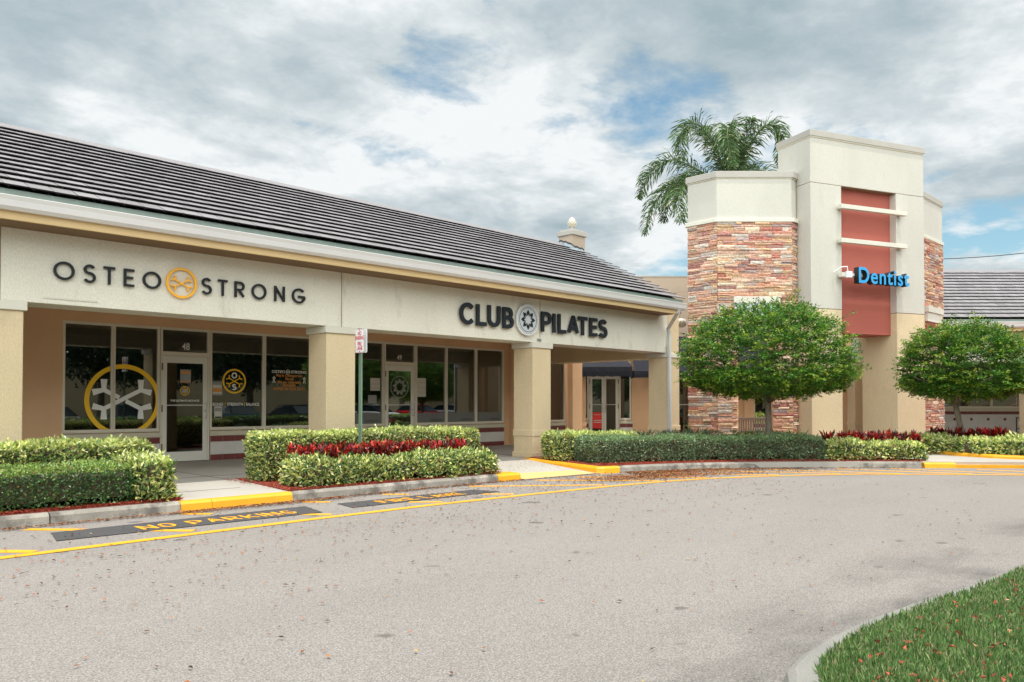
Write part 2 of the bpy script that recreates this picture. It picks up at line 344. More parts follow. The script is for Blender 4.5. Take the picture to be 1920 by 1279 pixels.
def thing(name, label, cat, loc, group=None):
    o = bpy.data.objects.new(name, None); COL.objects.link(o); o.location = loc; o.empty_display_size = 0.2
    return tag(o, label, cat, group)
def struct(name, mb, mat, **k): return tag(mb.build(name, mat, **k), kind='structure', label=None)
def text_mesh(name, body, size, mat, parent, org, xdir, ydir, depth=0.004, bold=0.0, align='CENTER', sx=1.0, matside=None, space=1.0):
    cu = bpy.data.curves.new(name, 'FONT'); cu.body = body; cu.size = size; cu.extrude = depth / 2; cu.offset = bold; cu.align_x = align; cu.align_y = 'CENTER'; cu.space_line = 0.9; cu.space_character = space
    ob = bpy.data.objects.new(name, cu); COL.objects.link(ob); dg = bpy.context.evaluated_depsgraph_get(); me = bpy.data.meshes.new_from_object(ob.evaluated_get(dg)); me.name = name
    bpy.data.objects.remove(ob)
    x = Vector(xdir).normalized(); y = Vector(ydir).normalized(); n = x.cross(y); o0 = Vector(org) - (rootloc(parent) if parent else Vector())
    me.transform(Matrix(((x.x * sx, y.x, n.x, o0.x), (x.y * sx, y.y, n.y, o0.y), (x.z * sx, y.z, n.z, o0.z), (0, 0, 0, 1))))
    me.materials.clear(); me.materials.append(M[mat])
    if matside:
        me.materials.append(M[matside])
        for p in me.polygons: p.material_index = 0 if p.normal.dot(n) > 0.9 else 1
    o = bpy.data.objects.new(name, me); COL.objects.link(o)
    if parent: o.parent = parent
    return o
# ---- stroke letters
def arc(cx, cy, rx, ry, a0, a1, n=18): return [(cx + rx * math.cos(R(a0 + (a1 - a0) * i / n)), cy + ry * math.sin(R(a0 + (a1 - a0) * i / n))) for i in range(n + 1)]
def glyph(ch):
    G = {
     'O': [('c', arc(.5, .5, .5, .5, 0, 360, 40)[:-1])],
     'S': [('o', arc(.5, .76, .46, .24, 25, 270, 20) + arc(.5, .25, .5, .27, 90, -155, 20)[1:])],
     'T': [('o', [(0, 1), (1, 1)]), ('s', [(.5, .99), (.5, 0)])],
     'E': [('o', [(1, 1), (0, 1), (0, 0), (1, 0)]), ('s', [(.01, .5), (.86, .5)])],
     'F': [('o', [(1, 1), (0, 1), (0, 0)]), ('s', [(.01, .52), (.8, .52)])],
     'R': [('o', [(0, 0), (0, 1)]), ('s', [(0.02, 1)] + arc(.55, .74, .42, .26, 90, -90, 14) + [(0.02, .48)]), ('s2', [(.42, .46), (1, 0)])],
     'P': [('o', [(0, 0), (0, 1)]), ('s', [(0.02, 1)] + arc(.5, .72, .5, .28, 90, -90, 14) + [(0.02, .44)])],
     'B': [('o', [(0, 0), (0, 1)]), ('s', [(0.02, 1)] + arc(.5, .76, .38, .24, 90, -90, 14) + [(0.02, .52)]), ('s2', [(.02, .52)] + arc(.55, .26, .45, .26, 90, -90, 14) + [(0.02, 0)])],
     'N': [('o', [(0, 0), (0, 1)]), ('s', [(0, 1), (1, 0)]), ('o', [(1, 0), (1, 1)])],
     'G': [('o', arc(.5, .5, .5, .5, 42, 352, 30)), ('s', [(.99, .44), (.52, .44)])],
     'C': [('o', arc(.55, .5, .55, .5, 42, 318, 26))],
     'L': [('o', [(0, 1), (0, 0), (1, 0)])],
     'U': [('o', [(0, 1), (0, .34)] + arc(.5, .34, .5, .34, 180, 360, 16)[1:-1] + [(1, .34), (1, 1)])],
     'I': [('o', [(.5, 0), (.5, 1)])],
     'A': [('o', [(0, 0), (.47, 1), (.53, 1), (1, 0)]), ('s', [(.22, .3), (.78, .3)])],
     'K': [('o', [(0, 0), (0, 1)]), ('s', [(.05, .38), (1, 1)]), ('s2', [(.3, .55), (1, 0)])],
    }
    return G[ch]
def letter(mb, ch, u0, u1, v0, v1, t, d, plane, gap=0):
    for kind, pts in glyph(ch):
        w = (u1 - u0) - t; h = (v1 - v0) - t
        q = [(u0 + t / 2 + p[0] * w, v0 + t / 2 + p[1] * h) for p in pts]
        if kind != 'c' and len(q) > 1:   # extend free ends to the letter's box
            q = [Vector(p) for p in q]
            if abs(q[0].x - q[1].x) < 1e-6 or abs(q[0].y - q[1].y) < 1e-6: q[0] = q[0] + (q[0] - q[1]).normalized() * t / 2 * (1 if kind == 'o' else 0)
            if abs(q[-1].x - q[-2].x) < 1e-6 or abs(q[-1].y - q[-2].y) < 1e-6: q[-1] = q[-1] + (q[-1] - q[-2]).normalized() * t / 2 * (1 if not (ch in 'PRB' and kind != 'o') else 0)
            q = [(p.x, p.y) for p in q]
        e = {'o': 0, 'c': 0, 's': -0.0012, 's2': -0.0024}[kind]
        mb.strip(q, t, d + e, plane, closed=(kind == 'c'))
def wallplane(fr, b):           # plane(u, v, depth): u along s, v = z, depth toward the viewer
    return lambda u, v, d: fr.p(u, b - d, v)
def disc(mb, cu, cv, r0, r1, d, plane, z=0, n=48):     # ring (or disc when r0 = 0)
    if r0 <= 0: mb.flatpoly([(cu + r1 * math.cos(2 * math.pi * i / n), cv + r1 * math.sin(2 * math.pi * i / n)) for i in range(n)], d, plane, z)
    else: mb.strip([(cu + (r0 + r1) / 2 * math.cos(2 * math.pi * i / n), cv + (r0 + r1) / 2 * math.sin(2 * math.pi * i / n)) for i in range(n)], r1 - r0, d, plane, closed=True, z=z)
def bones(mb, cu, cv, r, t, d, plane, z=0.0, flare=1.0, cut=False):
    """two crossed forked bars inside a circle of radius r"""
    for k, ang in enumerate((28, -28)):
        a = R(ang); dx, dy = math.cos(a), math.sin(a); L_ = r * 0.56; zz = z + (0.0015 if k == 0 else 0)
        e1 = (cu + dx * L_, cv + dy * L_); e0 = (cu - dx * L_, cv - dy * L_)
        if k == 1 and cut:
            g = r * 0.10
            mb.strip([e0, (cu - dx * g, cv - dy * g)], t, d, plane, z=zz); mb.strip([(cu + dx * g, cv + dy * g), e1], t, d, plane, z=zz)
        else: mb.strip([e0, e1], t, d, plane, z=zz)
        for sg, e in ((1, e1), (-1, e0)):
            q = 0
            for th in (62, -42) if ang > 0 else (42, -62):
                b = a + R(th) * 1.0; bx, by = math.cos(b) * sg, math.sin(b) * sg; q += 1
                tip = (e[0] + bx * r * 0.30, e[1] + by * r * 0.30); nx, ny = -by, bx
                mb.flatpoly([(e[0] + nx * t * .5, e[1] + ny * t * .5), (e[0] - nx * t * .5, e[1] - ny * t * .5), (tip[0] - nx * t * .5 * (1 + flare * .55), tip[1] - ny * t * .5 * (1 + flare * .55)), (tip[0] + nx * t * .5 * (1 + flare * .55), tip[1] + ny * t * .5 * (1 + flare * .55))], d, plane, z=zz + 0.0007 * q)
# ---- leaves
def leafmesh(name, P, U, Vd, ln, wd, colr, mat, parent=None, fold=0.25, org=None):
    """P positions, U leaf axis, Vd side vector (unit arrays); each leaf two folded triangles pairs"""
    n = len(P); nrm = np.cross(U, Vd)
    v = np.empty((n, 4, 3), dtype=np.float32)
    v[:, 0] = P; v[:, 2] = P + U * ln[:, None]
    mid = P + U * (ln * 0.45)[:, None] + nrm * (wd * fold)[:, None]
    v[:, 1] = mid + Vd * (wd * .5)[:, None]; v[:, 3] = mid - Vd * (wd * .5)[:, None]
    v[:, 1] -= nrm * (wd * 0)[:, None]
    o_ = np.array(org if org is not None else (rootloc(parent) if parent else P.mean(0) * [1, 1, 0]), dtype=np.float32)
    v -= o_
    me = bpy.data.meshes.new(name); me.vertices.add(n * 4); me.vertices.foreach_set('co', v.ravel())
    idx = (np.arange(n)[:, None] * 4 + np.array([0, 1, 2, 0, 2, 3])[None, :]).ravel().astype(np.int32)
    me.loops.add(n * 6); me.loops.foreach_set('vertex_index', idx); me.polygons.add(n * 2)
    me.polygons.foreach_set('loop_start', np.arange(n * 2, dtype=np.int32) * 3); me.update(calc_edges=True)
    at = me.color_attributes.new('Col', 'FLOAT_COLOR', 'POINT'); c4 = np.ones((n, 4, 4), dtype=np.float32); c4[:, :, :3] = colr[:, None, :]; at.data.foreach_set('color', c4.ravel())
    me.materials.append(M[mat]); o = bpy.data.objects.new(name, me); COL.objects.link(o)
    if parent: o.parent = parent
    else: o.location = o_
    return o
def unit(a): return a / np.maximum(np.linalg.norm(a, axis=1, keepdims=True), 1e-6)
def rside(U): return unit(np.cross(U, unit(RNG.normal(size=U.shape))))
def pick(n, pal, jit=0.25):
    ws = np.array([p[1] for p in pal]); cs = np.array([p[0] for p in pal]); k = RNG.choice(len(pal), n, p=ws / ws.sum())
    return cs[k] * (1 + RNG.uniform(-jit, jit, (n, 1)))
# ================================================================== GROUND
g = MB(); g.poly([(-400, -400, -0.04), (600, -400, -0.04), (600, 600, -0.04), (-400, 600, -0.04)]); struct('ground', g, 'soil')
g = MB(); g.poly([(-60, -40, 0), (90, -40, 0), (90, 60, 0), (-60, 60, 0)]); struct('road', g, 'asphalt')
# kerb line (front foot of the kerb), from the left of the picture round the bend to the right
KL = [(-30, 11.33), (4.60, 11.33)]; 
KR = [(13.62, 11.03), (14.2, 10.86), (15.2, 10.55), (16.2, 10.12), (17.1, 9.55), (17.95, 8.95), (18.8, 8.18), (19.6, 7.38), (20.37, 6.54), (20.42, 6.49)]
def offset(pts, d):
    out = []
    for i, p in enumerate(pts):
        a = Vector(pts[max(i - 1, 0)]); b = Vector(pts[min(i + 1, len(pts) - 1)]); t = (b - a).normalized(); out.append((p[0] - t.y * d, p[1] + t.x * d))
    return out
def dens(pts, step=0.35):
    out = []
    for a, b in zip(pts, pts[1:]):
        L_ = math.dist(a, b); k = max(1, int(L_ / step)); out += [(a[0] + (b[0] - a[0]) * i / k, a[1] + (b[1] - a[1]) * i / k) for i in range(k)]
    return out + [pts[-1]]
def kerbmesh(pts, h=0.15, w=0.16, z0=0.0, slope=0.03, step=0.5):
    pts = dens(pts, step); m = MB(); prof = [(0, 0), (slope * .6, h * .72), (slope + .02, h * .96), (slope + .05, h), (w, h), (w, 0)]
    rows = [offset(pts, d) for d, _ in prof]; k = len(pts); n = 0
    for (d, z), row in zip(prof, rows): m.v += [Vector((x, y, z0 + z)) for x, y in row]
    for j in range(len(prof) - 1):
        for i in range(k - 1): m.face([j * k + i, j * k + i + 1, (j + 1) * k + i + 1, (j + 1) * k + i])
    m.face([j * k for j in range(len(prof))]); m.face([j * k + k - 1 for j in range(len(prof))][::-1]); return m
def kerb(name, pts, mat, **k): return struct(name, kerbmesh(pts, **k), mat)
for a, b in ((-30, -24), (-24, -18), (-18, -12), (-12, -6), (-6, 0), (0, 2.93), (2.94, 4.60)): kerb('kerb', [(a + .008, 11.33), (b, 11.33)], 'kerb')
kerb('kerb_yellow', [(4.608, 11.325), (5.06, 11.325)], 'yellow'); kerb('kerb_yellow', [(5.066, 11.325), (6.36, 11.32)], 'yellow')
for a, b in ((6.368, 8.6), (8.608, 10.82)): kerb('kerb', [(a, 11.33 - (a - 6.36) * .012), (b, 11.33 - (b - 6.36) * .012)], 'kerb')
kerb('kerb_yellow', [(10.83, 11.275), (11.42, 11.24)], 'yellow', w=0.42)
kerb('kerb_yellow', [(14.60, 14.35), (13.66, 11.12), (13.80, 10.98), (14.30, 10.83)], 'yellow', w=0.17)
kerb('kerb', offset(KR, 0)[1:4], 'kerb'); kerb('kerb', KR[3:6], 'kerb'); kerb('kerb', KR[5:8], 'kerb'); kerb('kerb', KR[7:9], 'kerb')
# walkway slab, beds
g = MB(); g.prism([(-30, 11.48), (-30, 30), (60, 30), (60, -8), (26.5, -8), (24.9, -3.0), (23.2, 3.6), (20.52, 6.62), (16.0, 10.6), (14.2, 12.0), (14.75, 14.6), (11.7, 14.3), (11.3, 11.45), (10.4, 11.45)], 0.004, 0.145); struct('sidewalk', g, 'walk')
g = MB()
# ramp down to the road between the yellow kerbs
g.poly([(11.36, 11.20, 0.010), (13.72, 11.05, 0.010), (14.30, 12.7, 0.065), (11.5, 12.5, 0.075)]); g.poly([(11.5, 12.5, 0.075), (14.30, 12.7, 0.065), (14.85, 14.65, 0.1445), (11.65, 14.35, 0.1445)]); g.poly([(11.3, 11.30, 0), (11.3, 11.30, .145), (11.75, 14.35, .145), (11.75, 14.35, 0)])
struct('ramp', g, 'walk')
g = MB(); g.poly([(11.46, 11.22, 0.018), (13.60, 11.08, 0.018), (13.62, 11.75, 0.040), (11.46, 12.05, 0.064)]); struct('ramp_paint', g, 'rampyellow')
jt = MB()
for x in (6.6, 9.5, 12.4, 15.2): jt.box(x, x + .012, 13.0, 19.0, 0.146, 0.1485)
jt.box(4.7, 6.1, 12.6, 12.612, 0.146, 0.1485); jt.box(-2, 21, 15.0, 15.012, 0.146, 0.1485)
struct('sidewalk_joints', jt, 'markdark')
g = MB()
g.prism([(-30, 11.49), (4.66, 11.49), (5.30, 14.02), (-30, 14.05)], 0.1, 0.165)
g.prism([(6.38, 11.47), (11.02, 11.43), (11.60, 12.3), (12.1, 13.98), (6.72, 14.02)], 0.1, 0.165)
inner = offset(KR, 0.15)
g.prism([(13.85, 11.15)] + inner[1:9] + [(20.9, 7.0), (22.9, 9.0), (24.0, 10.6), (21.8, 13.6), (16.0, 14.05), (14.75, 14.2)], 0.1, 0.166)
g.prism([(23.3, 4.9), (23.35, 5.9), (24.3, 7.1), (25.4, 8.2), (29.3, 8.8), (36, 4.0), (34, -3), (24.6, -3)], 0.1, 0.170)
struct('mulch_bed', g, 'mulch')
# drop kerb and pale ramp to the right, yellow flush strip
kerb('kerb_yellow', [(20.425, 6.485), (20.95, 5.95)], 'yellow', h=0.13)
g = MB(); g.prism([(20.96, 5.96), (21.3, 6.35), (23.6, 3.9), (24.6, 0.5), (25, -5), (24.3, -5), (23.6, 0.3), (22.1, 4.72)], 0.0, 0.075); struct('kerb_yellow', g, 'yellow')
kerb('kerb_yellow', [(25.6, 8.5), (24.3, 7.72), (23.45, 6.7), (23.05, 5.7), (22.98, 5.0), (23.3, 2.0), (24.2, -3.0)][::-1][::-1], 'yellow', h=0.16, w=0.16, z0=0.08)
# island in front
IS = [(34, 0.9), (20, 1.35), (12, 1.72), (8.5, 1.88), (7.0, 1.99), (6.2, 2.10), (5.4, 2.17), (4.9, 2.17), (4.5, 2.14), (4.16, 2.07), (3.85, 1.90), (3.6, 1.66), (3.42, 1.3), (3.35, 0.8), (3.35, -3.0)]
g = MB(); m_ = kerbmesh([(p[0], p[1]) for p in IS], h=0.10, w=0.19, slope=0.05, step=0.15); struct('kerb', m_, 'kerbclean')
isl_in = offset(IS, 0.185)
g = MB(); g.prism(isl_in + [(34, -3)], 0.03, 0.105); struct('island_soil', g, 'lawnbase')
# ---- road markings
def onroad(z): return lambda u, v, d: Vector((u, v, z + d))
mk = MB(); LN = [(-20, 9.12), (0, 9.15), (3.5, 9.31), (5.7, 9.40), (7.6, 9.43), (9.8, 9.34), (11.8, 9.20), (13.2, 9.02), (14.4, 8.72), (15.5, 8.26), (16.5, 7.68), (17.7, 6.86), (19.0, 5.45), (20.0, 4.2), (21.2, 2.2), (22.5, -1)]
mk.strip(dens(LN, .5), 0.15, 0.001, onroad(0.006))
for (a, b) in [((2.30, 9.40), (0.9, 10.9)), ((4.05, 9.58), (2.62, 11.14)), ((6.0, 9.62), (4.55, 11.16)), ((8.0, 9.62), (6.45, 11.16)), ((9.55, 9.58), (7.95, 11.14)), ((11.9, 9.42), (9.85, 11.08)), ((13.3, 9.2), (11.6, 11.02)), ((14.6, 8.9), (12.7, 10.85)), ((16.2, 8.1), (14.6, 10.35)), ((17.5, 7.3), (16.1, 9.8)), ((18.4, 6.3), (17.4, 9.0)), ((19.4, 5.2), (18.7, 7.9)), ((20.2, 4.2), (19.7, 7.0)), ((21.0, 2.9), (20.9, 5.5))]:
    A = Vector(a); B = Vector(b); n_ = 9 if a[0] < 9 else 1
    # hatch stroke, interrupted where the dark word patches lie
    pieces = [(0, 1)] if not (3 < b[0] < 9.9 and a[0] < 10.6) else [(0, .24), (.80, 1)] if a[0] not in (11.9,) else [(0, 1)]
    for t0, t1 in pieces: mk.strip([tuple(A.lerp(B, t0)), tuple(A.lerp(B, t1))], 0.15, 0.001, onroad(0.003))
struct('road_marking', mk, 'mark')
pt = MB(); pt.poly([(2.64, 9.93, .0085), (6.02, 9.88, .0085), (6.18, 10.64, .0085), (2.76, 10.60, .0085)]); pt.poly([(6.60, 10.0, .0085), (9.66, 10.02, .0085), (9.50, 10.56, .0085), (6.70, 10.58, .0085)]); struct('road_patch', pt, 'markdark')
wd = MB(); u = 3.62
def roadword(txt, u0, u1, v0, v1):
    n = sum(0.5 if c == ' ' else (0.35 if c == 'I' else 1) for c in txt); st = (u1 - u0) / n; u = u0
    for c in txt:
        w = st * (0.5 if c == ' ' else 0.35 if c == 'I' else 1)
        if c != ' ': letter(wd, c, u + .025, u + w - .025, v0, v1, 0.044, 0.002, onroad(0.0105))
        u += w
roadword('NO PARKING', 3.60, 5.78, 10.04, 10.37); roadword('FIRE LANE', 7.22, 8.98, 10.10, 10.42)
struct('road_lettering', wd, 'mark')
# ================================================================== LEFT BUILDING
B1 = thing('shop_building', 'long low off-white stucco shop building with dark tiled roof and beige pillars', 'building', (12, 16.5, 0))
X0, X1 = -16.0, 21.02
def column(fr, a, b, w, parent, mat='beige', ztop=3.01, name='column'):
    m = MB(fr); m.box(a, a + w, b, b + w, .145, ztop); o = m.build(name, mat, parent, bev=0.012)
    m = MB(fr); m.box(a - .03, a + w + .03, b - .03, b + w + .03, .145, .28); m.build('base', mat, o, bev=.01)
    m = MB(fr); m.box(a - .022, a + w + .022, b - .022, b + w + .022, .70, .86); m.build('ledge', mat, o, bev=.01)
    m = MB(fr); m.box(a - .045, a + w + .045, b - .045, b + w + .045, ztop, ztop + .14); m.build('capital', 'cap' if mat == 'beige' else mat, o, bev=.012)
for x in (-15.8, -9.68, -3.55, 2.58, 8.72, 14.86, 20.98): column(ID, x, 14.2, .70, B1)
m = MB(); m.box(X0, X1, 14.2, 14.9, 3.152, 4.45); m.build('sign_band', 'band', B1, bev=.01)
m = MB(); m.box(X1, 21.66, 14.2, 14.9, 3.152, 4.45); m.build('corner_block', 'beige', B1, bev=.01)
m = MB(); m.box(20.98, 21.66, 14.9, 19.2, 3.0, 4.6); m.build('cross_beam', 'beige', B1, bev=.01)
for x in (9.07, 15.13, 2.95, -3.2): m = MB(); m.box(x, x + .012, 14.196, 14.2, 3.152, 4.45); m.build('control_joint', 'soffit', B1)
m = MB(); m.box(X0, 20.98, 14.9, 19.2, 3.62, 3.66); m.build('walkway_ceiling', 'beige', B1)
m = MB(); m.box(X0, 20.98, 14.896, 14.9, 3.16, 3.6); 
# eaves
m = MB(); m.sweep([(13.52, 4.292), (14.2, 4.292), (14.2, 4.33), (13.52, 4.33)], X0, 20.6); m.build('soffit', 'soffit', B1)
m = MB(); m.box(X0, 20.55, 13.47, 13.52, 4.275, 4.44); m.build('fascia_board', 'fascia', B1, bev=.006)
m = MB(); m.sweep([(13.47, 4.40), (13.40, 4.40), (13.355, 4.45), (13.335, 4.54), (13.31, 4.60), (13.33, 4.61), (13.35, 4.60), (13.45, 4.60), (13.47, 4.61)], X0, 20.78); m.build('gutter', 'gutter', B1)
m = MB(); m.sweep([(13.40, 4.60), (13.43, 4.715), (13.45, 4.715), (13.43, 4.60)], X0, 20.7); m.build('eave_flashing', 'flash', B1)
# roof deck + tiles
SL = 0.5; YR = 17.74; ZE = 4.74; EY = 13.47
def rooftiles(fr, a0, a1, eb, ez, rb, tw=0.33, n=14, name='roof', parent=None, endcut=None):
    dm = MB(fr); k = SL; dz = 0.0
    dm.sweep([(eb + .05, ez - .06), (rb, ez + (rb - eb) * k - .04), (2 * rb - eb, ez - .06), (2 * rb - eb, ez - .1), (eb + .05, ez - .1)], a0 + .02, a1 - .06)
    root = dm.build(name, 'tile_dark', parent)
    L_ = math.hypot(rb - eb, (rb - eb) * k); ex = L_ / n; cs, sn = 1 / math.hypot(1, k), k / math.hypot(1, k)
    tm = MB(fr)
    for i in range(n):
        off = (i % 2) * tw / 2 + random.uniform(-.02, .02); a = a0 - off
        sh = random.uniform(.97, 1.03)
        while a < a1:
            b_ = min(a + tw - .010, a1 + .0)
            c0 = max(a, a0)
            if b_ - c0 > .03:
                u0 = i * ex - .02 + random.uniform(-.004, .004); u1 = (i + 1) * ex + .015
                lift0 = (.053 if i else .032) + random.uniform(-.003, .003); th = .020
                g_ = random.uniform(.84, 1.12) * sh; tm.cc = (.215 * g_, .200 * g_, .207 * g_)
                n0 = len(tm.v)
                for aa in (c0, b_):
                    for uu, hh in ((u0, lift0), (u1, .006), (u1, .006 + th), (u0, lift0 + th)):
                        tm.v.append(fr.p(aa, eb + uu * cs - hh * sn, ez + uu * sn + hh * cs))
                for q in ((0, 1, 5, 4), (1, 2, 6, 5), (2, 3, 7, 6)): tm.face([n0 + t for t in q])
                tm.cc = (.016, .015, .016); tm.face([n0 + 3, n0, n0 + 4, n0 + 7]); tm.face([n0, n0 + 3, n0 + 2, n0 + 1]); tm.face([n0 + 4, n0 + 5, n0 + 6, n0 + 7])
            a += tw
    tm.build('roof_tiles', 'tile', root)
    rz = ez + (rb - eb) * k
    rm = MB(fr); a = a0; rm.cc = (.22, .205, .21)
    while a < a1 - .2:
        rm.sweep([(rb - .17, rz - .035), (rb - .03, rz + .075), (rb + .03, rz + .075), (rb + .17, rz - .035), (rb + .15, rz - .06), (rb - .15, rz - .06)], a, min(a + .40, a1)); a += .40
    rm.build('ridge_caps', 'tile', root)
    return root
rooftiles(ID, X0, 20.72, 13.40, 4.735, 17.74, parent=B1)
m = MB(); m.poly([(20.60, 13.6, 4.30), (20.60, 21.9, 4.30), (20.60, 21.9, 4.7), (20.60, 17.74, 6.86), (20.60, 13.6, 4.75)]); m.box(20.5, 20.6, 14.9, 19.2, 4.2, 4.6)
m.build('gable_wall', 'tan', B1)
# downspout
m = MB(); c = [(20.46, 13.42, 4.40), (20.46, 13.46, 4.30), (20.86, 14.07, 3.90), (20.95, 14.10, 3.72), (20.97, 14.10, 3.0), (20.97, 14.10, .2)]
for a, b in zip(c, c[1:]):
    a = Vector(a); b = Vector(b); n0 = len(m.v)
    for q in (a, b):
        for dx, dy in ((-.05, -.04), (.05, -.04), (.05, .04), (-.05, .04)): m.v.append(q + Vector((dx, dy, 0)))
    for q in ((0, 1, 5, 4), (1, 2, 6, 5), (2, 3, 7, 6), (3, 0, 4, 7), (0, 3, 2, 1), (4, 5, 6, 7)): m.face([n0 + t for t in q])
m.build('downspout', 'downspout', B1)
# chimney with pineapple finial
ch = thing('chimney', 'tan stucco roof chimney with pale cap and pineapple finial near the gable end', 'chimney', (20.35, 17.5, 6.5))
m = MB(); m.box(19.99, 20.66, 17.27, 17.86, 6.2, 7.22); m.build('shaft', 'dimtan', ch, bev=.008)
m = MB(); m.box(19.93, 20.72, 17.21, 17.92, 7.22, 7.37); m.box(20.02, 20.63, 17.30, 17.83, 7.37, 7.43); m.build('cap', 'coping', ch, bev=.008)
M['flashpaint'] = pm('pale_blue_flashing', (0.42, 0.50, 0.54), 0.7, 0.15, 9, dirt=((0.15, 0.16, 0.17), 14, .62, .7))
m = MB(); m.poly([(19.986, 17.86, 6.5), (19.986, 17.27, 6.4), (19.986, 17.27, 6.86), (19.986, 17.5, 6.98), (19.986, 17.86, 7.05)]); m.poly([(19.986, 17.266, 6.2), (20.60, 17.266, 6.2), (20.60, 17.266, 6.80), (20.3, 17.266, 6.80), (19.986, 17.266, 6.86)]); m.build('flashing', 'flashpaint', ch)
m = MB(); fp = [(17.86, 7.03), (17.75, 7.05), (17.66, 6.99), (17.55, 6.985), (17.45, 6.92), (17.36, 6.90), (17.27, 6.85)]
for (a, b), (c_, d_) in zip(fp, fp[1:]): m.poly([(19.982, a, b), (19.982, c_, d_), (19.982, c_, d_ + .06), (19.982, a, b + .055)])
fp = [(19.986, 6.85), (20.1, 6.79), (20.25, 6.80), (20.4, 6.77), (20.5, 6.79), (20.6, 6.74)]
for (a, b), (c_, d_) in zip(fp, fp[1:]): m.poly([(a, 17.262, b), (c_, 17.262, d_), (c_, 17.262, d_ + .06), (a, 17.262, b + .06)])
m.build('sealant_line', 'markdark', ch)
m = MB(); m.lathe((20.33, 17.57, 7.43), [(.12, 0), (.12, .03), (.05, .07), (.05, .10), (.09, .13), (.13, .20), (.145, .28), (.125, .36), (.08, .43), (.02, .47)], 14)
fin = m.build('finial', 'fixture', ch, smooth=True)
m = MB()
for i in range(6):
    for k in range(9):
        a = 2 * math.pi * (k + .5 * (i % 2)) / 9; z = .17 + i * .045; r = [.115, .137, .142, .132, .108, .07][i]
        m.lathe((20.33 + r * math.cos(a), 17.57 + r * math.sin(a), 7.43 + z), [(.012, -.018), (.026, 0), (.010, .018)], 5)
m.build('finial_scales', 'cap', fin)
# --- wall behind the walkway, built of boxes round the openings
def storefront_wall(fr, b, th, a0, a1, ztop, opens, mat, parent, name='wall'):
    m = MB(fr); x = a0
    for (o0, o1, z0, z1) in sorted(opens):
        if o0 > x: m.box(x, o0, b, b + th, .1, ztop)
        if z0 > .15: m.box(o0, o1, b + .05, b + th, .1, z0 - .02)
        m.box(o0, o1, b, b + th, z1, ztop); x = o1
    if x < a1: m.box(x, a1, b, b + th, .1, ztop)
    return m.build(name, mat, parent, bev=0)
WB = 19.2
OP = [(-13, -1.0, .92, 3.38), (-.5, 2.2, .92, 3.38), (5.19, 7.28, .92, 3.38), (7.28, 8.48, .12, 3.38), (8.48, 11.36, .92, 3.38), (12.50, 13.74, .92, 3.38), (13.74, 14.90, .12, 3.38), (14.90, 18.66, .92, 3.38), (20.2, 21.80, .92, 3.40)]
storefront_wall(ID, WB, .25, X0, 22.5, 3.62, OP, 'tan', B1)
for x0_, x1_ in ((3.32, 4.02), (11.75, 12.25), (18.95, 19.7), (21.95, 22.5)): m = MB(); m.box(x0_, x1_, 18.95, 19.2, .145, 3.62); m.build('pilaster', 'tan', B1, bev=.01)
# interior shell
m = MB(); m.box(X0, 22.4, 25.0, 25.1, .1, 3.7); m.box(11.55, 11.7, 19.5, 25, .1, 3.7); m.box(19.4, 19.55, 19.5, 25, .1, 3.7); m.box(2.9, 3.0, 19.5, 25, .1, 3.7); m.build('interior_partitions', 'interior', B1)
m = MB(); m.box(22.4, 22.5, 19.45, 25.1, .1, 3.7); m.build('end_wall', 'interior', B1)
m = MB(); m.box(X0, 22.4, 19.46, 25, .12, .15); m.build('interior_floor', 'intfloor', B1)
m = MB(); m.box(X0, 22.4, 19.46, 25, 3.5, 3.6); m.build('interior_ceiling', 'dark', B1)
def window(fr, a0, a1, z0, z1, b, splits, parent, fw=.05, glass='glass', sill=True):
    f = MB(fr); b0, b1 = b - .015, b + .09
    f.box(a0, a1, b0, b1, z0, z0 + .075); f.box(a0, a1, b0, b1, z1 - .06, z1)
    xs = [a0] + list(splits) + [a1]
    f.box(a0, a0 + fw, b0, b1, z0 + .075, z1 - .06); f.box(a1 - fw, a1, b0, b1, z0 + .075, z1 - .06)
    for x in splits: f.box(x - .045, x - .004, b0, b1, z0 + .075, z1 - .06); f.box(x + .004, x + .045, b0, b1, z0 + .075, z1 - .06); f.box(x - .004, x + .004, b0 + .03, b1, z0 + .075, z1 - .06)
    w = f.build('window', 'frame', parent, bev=.004)
    gm = MB(fr); gm.poly([fr.p(a0 + .02, b + .04, z0 + .04), fr.p(a1 - .02, b + .04, z0 + .04), fr.p(a1 - .02, b + .04, z1 - .03), fr.p(a0 + .02, b + .04, z1 - .03)])
    gm.build('pane', glass, w); return w
def tilebase(fr, a0, a1, b, parent, tiles=True, t=.305, zs=(.145, .29, .60, .745, .87)):
    s = MB(fr); s.box(a0 - .02, a1 + .02, b - .05, b + .05, zs[3] + .01, zs[4]); s.build('window_sill', 'sill', parent, bev=.006)
    gm = MB(fr); gm.box(a0, a1, b - .022, b + .05, zs[0], zs[3] + .01); gm.build('tile_backing', 'grout', parent)
    r = MB(fr); r2 = MB(fr); w = MB(fr); n = max(1, round((a1 - a0) / t)); st = (a1 - a0) / n
    for i in range(n):
        for rr, z0, z1 in ((r, zs[0], zs[1] - .005), (r2, zs[2] + .005, zs[3])): rr.box(a0 + i * st + .004, a0 + (i + 1) * st - .004, b - .030, b - .020, z0 + .003, z1)
        w.box(a0 + i * st + .0015, a0 + (i + 1) * st - .0015, b - .030, b - .020, zs[1], zs[2])
    r.build('red_tiles', 'redtile', parent); r2.build('red_tiles', 'redtile', parent); w.build('white_tiles', 'greytile', parent)
for a0, a1 in ((5.19, 7.27), (8.50, 11.36), (12.5, 13.73), (14.92, 18.66), (20.2, 21.8), (-13, -1), (-.5, 2.2)): tilebase(ID, a0, a1, WB, B1)
